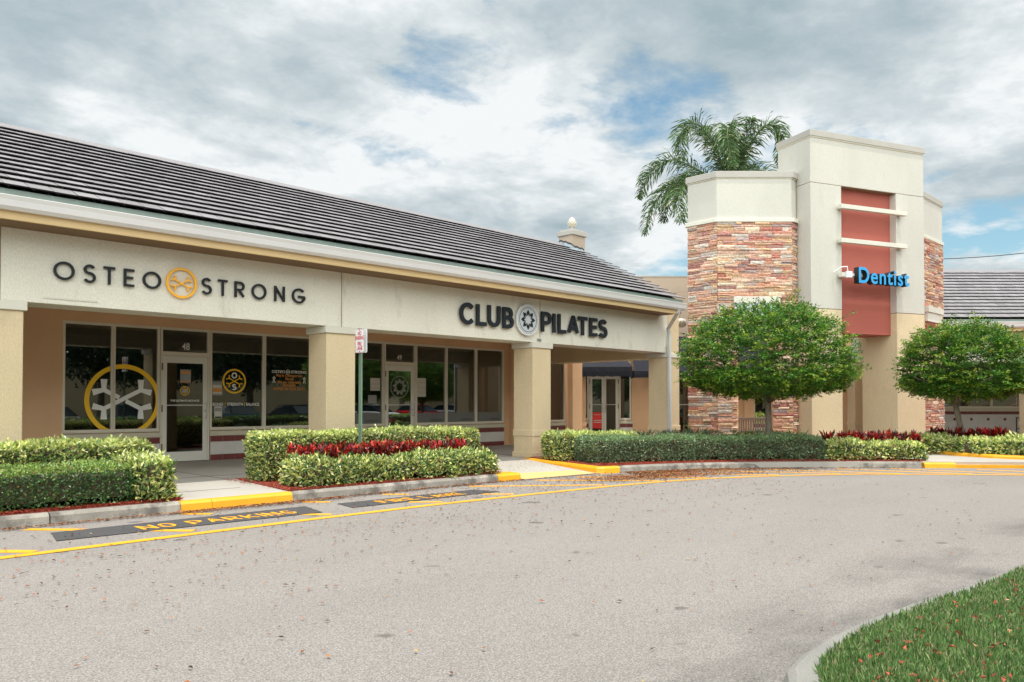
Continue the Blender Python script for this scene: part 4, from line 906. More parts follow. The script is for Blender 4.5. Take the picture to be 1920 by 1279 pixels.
# ================================================================== RIGHT RANGE
RB = thing('restaurant_building', 'low shop building with dark tiled roof at the far right, behind the second round tree', 'building', tuple(CF.p(20, 32, 0)))
s0, s1 = cpx(1735, 29.5), 44.0
rooftiles(CF, s0, s1, 29.5, 4.76, 34.75, n=15, parent=RB)
q_ = MB(CF); q_.sweep([(29.56, 4.40), (29.49, 4.40), (29.445, 4.45), (29.425, 4.54), (29.40, 4.60), (29.42, 4.61), (29.44, 4.60), (29.54, 4.60), (29.56, 4.61)], s0, s1); q_.build('gutter', 'gutter', RB)
q_ = MB(CF); q_.box(s0, s1, 29.56, 29.61, 4.275, 4.44); q_.build('fascia_board', 'fascia', RB)
q_ = MB(CF); q_.sweep([(29.61, 4.292), (30.3, 4.292), (30.3, 4.33), (29.61, 4.33)], s0, s1); q_.build('soffit', 'soffit', RB)
q_ = MB(CF); q_.sweep([(29.49, 4.60), (29.52, 4.715), (29.54, 4.715), (29.52, 4.60)], s0, s1); q_.build('eave_flashing', 'flash', RB)
c0 = cpx(1592, 31.2)
q_ = MB(CF); q_.box(c0 - .0, s1, 30.3, 31.0, 3.152, 4.43); q_.build('sign_band', 'band', RB, bev=.01)
for k in (0, 1, 2, 3, 4): column(CF, cpx(1603, 30.3) + 6.75 * k, 30.3, .70, RB)
column(CF, cpx(1578, 33.8), 33.8, .7, RB, mat='beige')
q_ = MB(CF); q_.box(c0, s1, 31.0, 36, 3.62, 3.66); q_.build('walkway_ceiling', 'beige', RB)
wr0 = cpx(1700, 36)
storefront_wall(CF, 36, .25, cpx(1600, 36), s1, 3.62, [(wr0, cpx(1912, 36), 1.36, 3.4), (cpx(1945, 36), 40, 1.36, 3.4)], 'tan', RB)
window(CF, wr0, cpx(1912, 36), 1.36, 3.4, 36, [cpx(1859, 36), cpx(1760, 36)], RB)
window(CF, cpx(1945, 36), 40, 1.36, 3.4, 36, [28, 32, 36], RB)
q_ = MB(CF); q_.box(wr0, cpx(1914, 36), 35.94, 36.02, 1.20, 1.36); q_.build('window_sill', 'sill', RB, bev=.006)
q_ = MB(CF); q_.box(wr0, cpx(1915, 36), 35.965, 35.99, .26, 1.06); q_.build('white_tiles', 'greytile', RB)
q_ = MB(CF); q_.box(wr0, cpx(1915, 36), 35.97, 36.0, 1.06, 1.20); q_.build('tile_backing', 'grout', RB)
q_ = MB(CF); w_ = .39
k = wr0
while k < cpx(1910, 36): q_.box(k + .004, k + w_ - .006, 35.96, 35.972, 1.065, 1.195); k += w_
q_.build('red_tiles', 'redtile', RB)
for i in range(12):
    q_ = MB(CF); x = cpx(1788.5, 36) + (i - 3) * .764; q_.sweep([(0, 0)] * 0 + [(35.958, .85), (35.958, .85)], x, x) if False else None
    n0 = len(q_.v); q_.v += [CF.p(x + dx, 35.958, .84 + dz_) for dx, dz_ in ((-.085, 0), (0, -.085), (.085, 0), (0, .085))]; q_.face([n0, n0 + 1, n0 + 2, n0 + 3]); q_.build('diamond_tile', 'redtile', RB)
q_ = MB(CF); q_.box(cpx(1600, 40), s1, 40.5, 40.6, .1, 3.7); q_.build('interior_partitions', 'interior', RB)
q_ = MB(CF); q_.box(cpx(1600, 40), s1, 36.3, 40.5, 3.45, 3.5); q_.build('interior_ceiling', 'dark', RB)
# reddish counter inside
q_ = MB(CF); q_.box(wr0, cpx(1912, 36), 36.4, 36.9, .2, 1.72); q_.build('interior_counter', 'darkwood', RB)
# bar chair on the right walkway
bc = thing('bar_chair', 'dark wooden high chair standing by the window at the right edge', 'chair', tuple(CF.p(cpx(1917, 34.6), 34.6, .15)))
s_ = cpx(1917, 34.6)
for i, (a, b) in enumerate(((0, 0), (.42, 0), (0, .42), (.42, .42))):
    q_ = MB(CF); q_.box(s_ + a - .02, s_ + a + .02, 34.6 + b - .02, 34.6 + b + .02, .15, 1.45 if b < .1 else .92); q_.build('leg', 'darkwood', bc)
q_ = MB(CF); q_.box(s_ - .02, s_ + .44, 34.6, 35.04, .90, .95); q_.build('seat', 'darkwood', bc)
q_ = MB(CF); q_.box(s_ - .02, s_ + .44, 34.59, 34.62, 1.32, 1.46); q_.box(s_ - .02, s_ + .44, 34.59, 34.62, 1.05, 1.12); q_.build('backrest', 'darkwood', bc)
q_ = MB(CF); q_.box(s_, s_ + .42, 34.59, 34.61, .42, .46); q_.box(s_, s_ + .42, 35.0, 35.02, .42, .46); q_.build('footrest', 'darkwood', bc)
# bench under the tower wing
bs0, bs1 = cpx(1372, 28), cpx(1450, 28)
bn = thing('bench', 'weathered slatted wooden bench seen through the opening in the stone wing', 'bench', tuple(CF.p((bs0 + bs1) / 2, 28, .145)))
q_ = MB(CF)
k = bs0 + .06
while k < bs1 - .06: q_.box(k, k + .045, 28.0, 28.018, .58, .98); k += .085
q_.build('back_slats', 'teak', bn)
q_ = MB(CF); q_.box(bs0, bs1, 27.985, 28.03, .98, 1.05); q_.box(bs0, bs1, 27.99, 28.03, .54, .58); q_.build('back_rail', 'teak', bn)
q_ = MB(CF)
for i in range(8): q_.box(bs0, bs1, 27.48 + i * .062, 27.52 + i * .062, .555 - i * .004, .58 - i * .004)
q_.build('seat', 'teak', bn)
for a in (bs0, bs1 - .06):
    for b, zt in ((27.48, .76), (27.97, 1.05)): q_ = MB(CF); q_.box(a, a + .06, b, b + .06, .15, zt); q_.build('leg', 'teak', bn)
    q_ = MB(CF); q_.box(a - .005, a + .065, 27.45, 28.0, .76, .79); q_.build('armrest', 'teak', bn)
# road sign
SX, SY = 8.66, 12.85
rs = thing('fire_lane_sign', 'white and red no parking fire lane sign on a green steel post in the hedge', 'sign', (SX, SY, .15))
q_ = MB(); q_.sweep([(SY - .03, .1), (SY - .03, 3.0), (SY + .03, 3.0), (SY + .03, .1)], SX - .005, SX + .002); q_.sweep([(SY - .04, .1), (SY - .04, 3.0), (SY - .032, 3.0), (SY - .032, .1)], SX - .03, SX + .002); q_.sweep([(SY + .032, .1), (SY + .032, 3.0), (SY + .04, 3.0), (SY + .04, .1)], SX - .03, SX + .002); q_.build('post', 'postgreen', rs)
def plate(x, sgn):
    w, h, r = .30, .46, .03; pts = []
    for cx, cz, a0 in ((w / 2 - r, h / 2 - r, 0), (-w / 2 + r, h / 2 - r, 90), (-w / 2 + r, -h / 2 + r, 180), (w / 2 - r, -h / 2 + r, 270)): pts += [(cx + r * math.cos(R(a0 + t)), cz + r * math.sin(R(a0 + t))) for t in (0, 30, 60, 90)]
    pl = lambda u, v, d: Vector((x + sgn * d, SY - u * sgn * -1 * -1 if False else SY - u, 2.76 + v))
    q_ = MB(); q_.flatpoly(pts, .004, pl); o = q_.build('sign_plate', 'signwhite', rs)
    k = .93; ring = [(p[0] * k, p[1] * (1 - (1 - k) * w / h)) for p in pts]
    q_ = MB(); q_.strip(ring, .006, .0012, pl, closed=True, z=.0042); q_.build('border', 'signred', o)
    t_ = (0, -1, 0) if sgn < 0 else (0, 1, 0)
    for body, z, sx in (('NO', 2.90, .75), ('PARKING', 2.815, .62), ('FIRE', 2.70, .75), ('LANE', 2.615, .75)): text_mesh('lettering', body, .105, 'signred', o, (x + sgn * .0065, SY, z), t_, (0, 0, 1), .0015, .002, 'CENTER', sx)
    q_ = MB(); q_.tube([(x + sgn * .005, SY, 2.965), (x + sgn * .012, SY, 2.965)], .008, 8); q_.tube([(x + sgn * .005, SY, 2.555), (x + sgn * .012, SY, 2.555)], .008, 8); q_.build('bolt', 'black', o)
plate(SX - .034, -1); plate(SX + .03, 1)
# garden stakes
for (x, y, h), lb in (((10.75, 11.62, .40), 'short rusty rod standing at the end of the front variegated hedge'), ((21.0, 13.6, .75), 'small dark-capped marker stake in front of the corner pillar')):
    st = thing('marker_stake', lb, 'stake', (x, y, .16)); q_ = MB(); q_.tube([(x, y, .1), (x, y, .16 + h)], .011, 6); q_.build('rod', 'soffit', st); q_ = MB(); q_.tube([(x, y, .16 + h), (x, y, .20 + h)], .02, 8); q_.build('cap', 'black', st)
# overhead wire far right
q_ = MB(); wa = CF.p(33, 70, 14.3); wb = CF.p(62, 70, 18.5); q_.tube([wa.lerp(wb, t) - Vector((0, 0, 1.2 * math.sin(math.pi * t))) for t in [i / 14 for i in range(15)]], .035, 5); tag(q_.build('power_line', 'black'), 'thin overhead wire crossing the sky above the right-hand roof', 'wire')
# ================================================================== PLANTS
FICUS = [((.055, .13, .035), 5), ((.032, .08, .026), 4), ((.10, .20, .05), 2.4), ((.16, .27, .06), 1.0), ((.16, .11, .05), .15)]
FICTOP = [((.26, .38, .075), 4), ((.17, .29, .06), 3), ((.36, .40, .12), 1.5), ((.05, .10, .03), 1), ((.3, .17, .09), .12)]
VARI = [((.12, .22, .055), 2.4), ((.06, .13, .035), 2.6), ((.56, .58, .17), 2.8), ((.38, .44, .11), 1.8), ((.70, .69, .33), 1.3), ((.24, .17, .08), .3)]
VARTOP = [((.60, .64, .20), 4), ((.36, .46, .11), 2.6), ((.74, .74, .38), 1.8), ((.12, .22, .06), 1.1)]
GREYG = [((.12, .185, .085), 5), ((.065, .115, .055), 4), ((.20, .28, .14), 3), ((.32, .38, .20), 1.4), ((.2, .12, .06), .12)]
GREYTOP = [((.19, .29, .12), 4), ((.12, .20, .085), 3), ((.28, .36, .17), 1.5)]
CROT = [((.42, .014, .016), 4), ((.12, .010, .010), 3), ((.045, .012, .010), 2.5), ((.48, .035, .018), 1.6), ((.035, .05, .018), 1), ((.50, .10, .02), .5)]
def hedge(name, path, width, z0, z1, pal, ptop, label, leaf=.055, asp=.48, dens_=1500, rnd=.12, rough=.03, core=.055, mat='leafwaxy', shaggy=0.25, group=None, cat='hedge'):
    """path = centre line; leaves cover the rounded sides, ends and top"""
    P = [np.array(p, float) for p in path]; seg = [np.linalg.norm(b - a) for a, b in zip(P, P[1:])]; L_ = sum(seg); c = sum(P) / len(P)
    t = thing(name, label, cat, (c[0], c[1], z0), group)
    def at(s):
        s = np.clip(s, 0, L_ - 1e-6); acc = np.cumsum([0] + seg); i = np.clip(np.searchsorted(acc, s, side='right') - 1, 0, len(seg) - 1)
        a = np.array(P)[i]; b = np.array(P)[i + 1]; f = ((s - acc[i]) / np.array(seg)[i])[:, None]; d = (b - a) / np.array(seg)[i][:, None]; return a + (b - a) * f, d
    h = z1 - z0; areas = np.array([L_ * h, L_ * h, L_ * width, width * h, width * h]); n = int(areas.sum() * dens_)
    k = RNG.choice(5, n, p=areas / areas.sum()); s = RNG.uniform(0, L_, n); w = RNG.uniform(-width / 2, width / 2, n); z = z0 + h * RNG.uniform(0, 1, n)
    w[k == 0] = -width / 2; w[k == 1] = width / 2; z[k == 2] = z1; s[k == 3] = 0; s[k == 4] = L_
    r = rnd; ss = np.clip(s, r, L_ - r); ww = np.clip(w, -width / 2 + r, width / 2 - r); zz = np.minimum(z, z1 - r)
    d = np.stack([s - ss, w - ww, z - zz], 1); dn = np.maximum(np.linalg.norm(d, axis=1, keepdims=True), 1e-6); d = d / dn
    bump_ = rough * (np.sin(s * 5.3 + z * 7 + c[0]) * .5 + np.sin(s * 11.7 - w * 9 + z * 3) * .35 + np.sin(s * 2.1 + 1.3) * .6) - np.abs(RNG.normal(0, .028, n)) + .01
    base = np.stack([ss, ww, zz], 1) + d * (r + bump_)[:, None]
    low = (base[:, 2] < z0 + .10) & (RNG.uniform(size=n) < .35); base = base[~low]; d = d[~low]; n = len(base)
    over = base[:, 0]; p2, dr = at(np.clip(over, 0, L_)); nr = np.stack([-dr[:, 1], dr[:, 0]], 1)
    ext = over - np.clip(over, 0, L_)
    pos = np.zeros((n, 3)); pos[:, :2] = p2 + dr * ext[:, None] + nr * base[:, 1:2]; pos[:, 2] = base[:, 2]
    nw = np.zeros((n, 3)); nw[:, :2] = dr * d[:, 0:1] + nr * d[:, 1:2]; nw[:, 2] = d[:, 2]
    U = unit(nw * .55 + RNG.normal(0, .62, (n, 3)) + np.array([0, 0, .28])); V_ = rside(U)
    V_ = unit(V_ - nw * (V_ * nw).sum(1, keepdims=True) * .6)
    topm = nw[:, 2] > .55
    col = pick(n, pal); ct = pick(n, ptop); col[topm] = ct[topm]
    tone = 1 + .16 * np.sin(over * 3.1 + c[1]) * np.sin(pos[:, 2] * 8 + over * 1.7) + .10 * np.sin(over * 9.3 + c[0]); col = col * tone[:, None]
    ln = leaf * RNG.uniform(.6, 1.45, n); wd_ = ln * asp * RNG.uniform(.8, 1.2, n)
    # shaggy shoots
    sh = RNG.uniform(size=n) < shaggy * .06; pos[sh] += nw[sh] * RNG.uniform(.02, .09, (sh.sum(), 1)); dd_ = RNG.uniform(size=n) < .006; col[dd_] = (.30, .13, .06)
    leafmesh('foliage', pos, U, V_, ln, wd_, col, mat, t)
    # inner growth: rounded body just under the leaves
    m = MB(); pp = dens([tuple(q_) for q_ in path], .3); 
    prof = [(-width / 2 + core, z0 + .10), (-width / 2 + core, z1 - .12), (-width / 2 + core + .07, z1 - core - .01), (width / 2 - core - .07, z1 - core - .01), (width / 2 - core, z1 - .12), (width / 2 - core, z0 + .10)]
    pp[0] = tuple(np.array(pp[0]) + (np.array(pp[1]) - np.array(pp[0])) * min(1, core / .3)); 
    pp[-1] = tuple(np.array(pp[-1]) + (np.array(pp[-2]) - np.array(pp[-1])) * min(1, core / .3)); rows = [offset(pp, dd) for dd, _ in prof]; kk = len(pp)
    for (dd, zq), row in zip(prof, rows): m.v += [Vector((x, y, zq)) for x, y in row]
    for j in range(len(prof)):
        j2 = (j + 1) % len(prof)
        for i in range(kk - 1): m.face([j * kk + i, j * kk + i + 1, j2 * kk + i + 1, j2 * kk + i])
    m.face([j * kk for j in range(len(prof))]); m.face([j * kk + kk - 1 for j in range(len(prof))][::-1])
    m.build('inner_growth', 'twig', t)
    # stems
    m = MB()
    for i in range(int(L_ * 9)):
        s_ = np.array([random.uniform(.05, L_ - .05)]); q_, dd = at(s_); q_ = q_[0] + np.array([-dd[0][1], dd[0][0]]) * random.uniform(-width / 2 + .08, width / 2 - .08)
        m.tube([(q_[0], q_[1], z0 - .02), (q_[0] + random.uniform(-.05, .05), q_[1] + random.uniform(-.05, .05), z0 + .1), (q_[0] + random.uniform(-.1, .1), q_[1] + random.uniform(-.1, .1), z0 + .3)], [.010, .008, .005], 5, cap=False)
    m.build('stems', 'bark', t)
    return t
Z0 = .16
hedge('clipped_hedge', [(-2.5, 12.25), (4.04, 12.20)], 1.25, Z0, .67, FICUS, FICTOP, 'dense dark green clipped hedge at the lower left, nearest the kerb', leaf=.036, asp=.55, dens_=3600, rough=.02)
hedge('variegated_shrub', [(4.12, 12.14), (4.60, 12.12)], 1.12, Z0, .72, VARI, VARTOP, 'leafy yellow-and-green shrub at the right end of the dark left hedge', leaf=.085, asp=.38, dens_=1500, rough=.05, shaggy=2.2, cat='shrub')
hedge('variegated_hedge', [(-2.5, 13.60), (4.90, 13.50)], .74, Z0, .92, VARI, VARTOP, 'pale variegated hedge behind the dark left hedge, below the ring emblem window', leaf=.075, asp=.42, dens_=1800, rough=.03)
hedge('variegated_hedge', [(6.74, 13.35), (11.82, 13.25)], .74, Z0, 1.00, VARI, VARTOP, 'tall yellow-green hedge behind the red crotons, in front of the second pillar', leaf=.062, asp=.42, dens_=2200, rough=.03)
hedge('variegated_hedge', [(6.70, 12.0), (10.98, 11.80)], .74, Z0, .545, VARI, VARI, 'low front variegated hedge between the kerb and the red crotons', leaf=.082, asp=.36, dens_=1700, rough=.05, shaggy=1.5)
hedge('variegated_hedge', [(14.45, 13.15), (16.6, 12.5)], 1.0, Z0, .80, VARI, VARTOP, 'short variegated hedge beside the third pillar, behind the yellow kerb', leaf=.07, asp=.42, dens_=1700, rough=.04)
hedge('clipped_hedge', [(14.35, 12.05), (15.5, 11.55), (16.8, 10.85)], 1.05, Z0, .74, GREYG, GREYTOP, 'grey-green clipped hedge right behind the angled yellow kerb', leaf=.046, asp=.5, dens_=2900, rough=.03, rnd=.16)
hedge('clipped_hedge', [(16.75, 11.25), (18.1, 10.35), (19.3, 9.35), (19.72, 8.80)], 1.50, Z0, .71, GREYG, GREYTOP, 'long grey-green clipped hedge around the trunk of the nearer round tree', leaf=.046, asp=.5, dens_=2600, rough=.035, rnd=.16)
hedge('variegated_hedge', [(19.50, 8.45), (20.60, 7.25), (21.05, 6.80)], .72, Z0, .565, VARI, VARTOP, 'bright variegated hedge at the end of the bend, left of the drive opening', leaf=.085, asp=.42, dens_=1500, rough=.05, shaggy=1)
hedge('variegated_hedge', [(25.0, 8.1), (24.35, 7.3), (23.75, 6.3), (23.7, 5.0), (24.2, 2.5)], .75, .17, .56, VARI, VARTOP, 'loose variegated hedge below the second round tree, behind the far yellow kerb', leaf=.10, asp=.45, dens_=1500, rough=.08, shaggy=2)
def croton_row(pts, label, n, h=.42, zb=.35, spread=.26, leaf=.15, dk=1.0):
    P = dens([tuple(p) for p in pts], .05); c = P[len(P) // 2]; t = thing('croton_row', label, 'shrub', (c[0], c[1], .16))
    pos = []; U = []; cols = []
    for i in range(n):
        p = P[int(i / n * len(P))]; bx, by = p[0] + random.uniform(-spread, spread) * .5, p[1] + random.uniform(-spread, spread); hh = h * random.uniform(.75, 1.1); bright = random.uniform(.5, 1.35)
        for k in range(34):
            a = random.uniform(0, 2 * math.pi); e = random.uniform(.15, 1.35); f = random.uniform(.15, 1)
            pos.append((bx + random.uniform(-.05, .05), by + random.uniform(-.05, .05), zb + hh * f * .75)); U.append((math.cos(a) * math.cos(e), math.sin(a) * math.cos(e), math.sin(e)))
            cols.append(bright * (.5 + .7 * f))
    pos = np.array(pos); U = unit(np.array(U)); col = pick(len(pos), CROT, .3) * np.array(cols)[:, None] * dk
    side = unit(np.cross(U, np.tile([0, 0, 1.], (len(U), 1))) + RNG.normal(0, .25, U.shape)); side = unit(side - U * (side * U).sum(1, keepdims=True))
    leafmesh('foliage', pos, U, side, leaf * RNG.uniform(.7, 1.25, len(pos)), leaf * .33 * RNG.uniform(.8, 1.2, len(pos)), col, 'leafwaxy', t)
    m = MB()
    for i in range(0, n, 2): p = P[int(i / n * len(P))]; m.tube([(p[0], p[1], .14), (p[0] + .02, p[1], zb + .15)], [.012, .008], 5)
    m.build('stems', 'bark', t)
croton_row([(7.12, 12.62), (10.75, 12.38)], 'long row of red crotons between the two pale hedges near the sign post', 190, h=.46, zb=.42, leaf=.115, spread=.30)
croton_row([(20.9, 9.0), (22.6, 7.35)], 'dark red crotons in front of the tower, left of its right pier', 44, h=.42, zb=.40, leaf=.17)
croton_row([(24.75, 7.6), (25.1, 5.9)], 'red crotons around the trunk of the farther round tree', 30, h=.45, zb=.42, leaf=.20)
def spiky(pts, label, n, pal, h=.35, z=.3, spread=.35, name='strap_leaf_plants'):
    P = dens([tuple(p) for p in pts], .05); c = P[len(P) // 2]; t = thing(name, label, 'plants', (c[0], c[1], .16)); pos = []; U = []
    for i in range(n):
        p = P[int(i / n * len(P))]; b = (p[0] + random.uniform(-spread, spread), p[1] + random.uniform(-spread, spread))
        for k in range(22):
            a = random.uniform(0, 2 * math.pi); e = random.uniform(.2, 1.2); pos.append((b[0], b[1], z + random.uniform(0, h))); U.append((math.cos(a) * math.cos(e), math.sin(a) * math.cos(e), math.sin(e)))
    pos = np.array(pos); U = unit(np.array(U)); leafmesh('foliage', pos, U, rside(U), RNG.uniform(.12, .24, len(pos)), RNG.uniform(.018, .032, len(pos)), pick(len(pos), pal), 'leaf', t)
spiky([(17.2, 13.0), (20.9, 12.4)], 'loose green spiky plants along the back of the grey-green hedge, before the double door', 70, [((.07, .13, .06), 3), ((.14, .21, .11), 2), ((.05, .09, .04), 2)], h=.42, z=.3)
spiky([(21.9, 12.6), (23.2, 10.6)], 'low green plants at the foot of the stone wing', 40, [((.06, .14, .03), 3), ((.2, .3, .08), 1), ((.05, .09, .03), 2)], h=.35, z=.3)
spiky([(22.3, 13.8), (23.5, 14.2)], 'bright green bush between the corner pillar and the stone wing', 30, [((.10, .24, .05), 3), ((.16, .3, .08), 2)], h=.65, z=.25)
# small dark palm in the shade of the walkway
spiky([(24.6, 17.3), (24.75, 17.2)], 'dark potted palm in the shade beside the navy awning', 6, [((.015, .03, .012), 3), ((.03, .05, .02), 2)], h=.9, z=.5, spread=.12, name='potted_palm')
spiky([(27.3, 14.6), (28.4, 13.6)], 'yellow-green plant tops just visible above the bench back', 14, [((.45, .5, .1), 3), ((.25, .35, .08), 2)], h=.4, z=.75, spread=.3)
# ---- umbrella-clipped trees
def round_tree(base, top, crown_c, rx, z0, z1, label, seed, nclump=3400, per=30):
    rg = np.random.default_rng(seed); t = thing('round_tree', label, 'tree', (base[0], base[1], .16), 'round clipped trees')
    b = Vector((base[0], base[1], .14)); tp = Vector(top); m = MB(); mid = b.lerp(tp, .5) + Vector((.02, -.03, 0)); m.tube([b, b + Vector((0, 0, .05)), mid, tp], [.115, .09, .075, .078], 12)
    cc = Vector(crown_c)
    for i in range(17):
        a = i * 2.399 + .4; e = random.uniform(.25, 1.1); L_ = rx * random.uniform(.65, .92); d = Vector((math.cos(a) * math.cos(e), math.sin(a) * math.cos(e), math.sin(e) * (z1 - z0) / rx * .7))
        p1 = tp + d * L_ * .35 + Vector((0, 0, .05)); p2 = tp + d * L_ + Vector((0, 0, .02)); m.tube([tp - Vector((0, 0, .15)), p1, p2], [.045, .026, .008], 6)
        for q_ in range(3): d2 = (d + Vector([random.uniform(-.6, .6) for _ in range(3)])).normalized(); m.tube([p1.lerp(p2, .2 + q_ * .25), p1.lerp(p2, .2 + q_ * .25) + d2 * .5], [.012, .004], 5)
    m.build('trunk', 'bark', t, smooth=True)
    # clumps: flattened sprays near the shell and some inside
    gapn = 36; n = nclump; th = rg.uniform(0, 2 * np.pi, n); zc = (z0 + .36 * (z1 - z0)); uz = rg.uniform(-1, 1, n); 
    rad = np.where(rg.uniform(size=n) < .72, rg.uniform(.86, 1.0, n), rg.uniform(.45, .86, n))
    hz = np.sqrt(1 - uz ** 2) ** .8
    lump = 1 + .035 * np.sin(3 * th + seed) + .03 * np.sin(7 * th + 6 * uz) + .035 * np.sin(13 * th - 9 * uz + seed) * np.sin(8 * uz + 4 * th) + rg.normal(0, .036, n) + (rg.uniform(size=n) < .06) * .09
    x = np.cos(th) * hz * rx * rad * lump; y = np.sin(th) * hz * rx * rad * lump
    z = np.where(uz > 0, zc + uz * (z1 - zc) * rad * lump, zc + np.sign(uz) * np.abs(uz) ** .6 * (zc - z0) * rad)
    C_ = np.stack([x, y, z], 1); O_ = np.stack([x, y, (z - zc) * .8], 1); O_ = unit(O_)
    sp = unit(O_ * .7 + rg.normal(0, .5, (n, 3)) * np.array([1, 1, .35]) + np.array([0, 0, .08]))
    # thin places where the background shows through
    gth = rg.uniform(0, 2 * np.pi, gapn); gz = rg.uniform(-.75, .6, gapn)
    dth = np.abs((th[:, None] - gth[None] + np.pi) % (2 * np.pi) - np.pi) * hz[:, None]; dz_ = np.abs(uz[:, None] - gz[None])
    keepc = ~(((dth ** 2 + dz_ ** 2) < .016).any(1) & (rg.uniform(size=n) < .8)); C_, O_, sp, rad = C_[keepc], O_[keepc], sp[keepc], rad[keepc]; n = len(C_)
    # leaves on each spray
    N_ = n * per; ci = np.repeat(np.arange(n), per); f = rg.uniform(-.5, 1, N_); ax = sp[ci]
    hs = unit(np.cross(ax, np.tile([0, 0, 1.], (N_, 1)))); up = np.cross(hs, ax)
    Ls = .23 * rg.uniform(.7, 1.3, n)[ci]; side = rg.choice([-1, 1], N_)
    pos = C_[ci] + ax * (f * Ls)[:, None] + hs * (side * rg.uniform(0, .05, N_))[:, None] + up * rg.normal(0, .018, N_)[:, None]
    U = unit(ax * .6 + hs * (side * .8)[:, None] + rg.normal(0, .35, (N_, 3)) + np.array([0, 0, -.05]))
    V_ = unit(np.cross(U, unit(np.array([0, 0, 1.]) + rg.normal(0, .45, (N_, 3)))))
    pos[:, :2] += np.array(crown_c[:2])
    tip = np.clip((f + .5) / 1.5, 0, 1) * (rad[ci] > .88)
    pal = [((.055, .17, .014), 4), ((.032, .115, .012), 3), ((.095, .24, .02), 3), ((.16, .31, .025), 1.4)]
    col = pick(N_, pal, .25) * rg.uniform(.62, 1.3, n)[ci][:, None]; bright = rg.uniform(size=n)[ci] < .42; yg = np.array([.42, .50, .05]); mixf = (tip ** 2 * bright * rg.uniform(.3, 1, N_))[:, None]; col = col * (1 - mixf) + yg * mixf
    rr = rg.uniform(size=N_) < .006; col[rr] = (.35, .13, .05)
    leafmesh('crown', pos, U, V_, RNG.uniform(.048, .088, N_), RNG.uniform(.025, .042, N_), col, 'leaf', t)
    return t
round_tree((19.16, 9.90), (19.16, 9.86, 1.72), (19.16, 9.86), 2.12, 1.78, 4.06, 'nearer round-topped clipped tree in the hedge before the stone wing', 3)
round_tree((24.98, 6.90), (24.80, 7.08, 1.66), (25.02, 6.87), 1.60, 1.74, 3.80, 'farther round-topped clipped tree with a leaning pale trunk at the right edge', 8, nclump=2600)
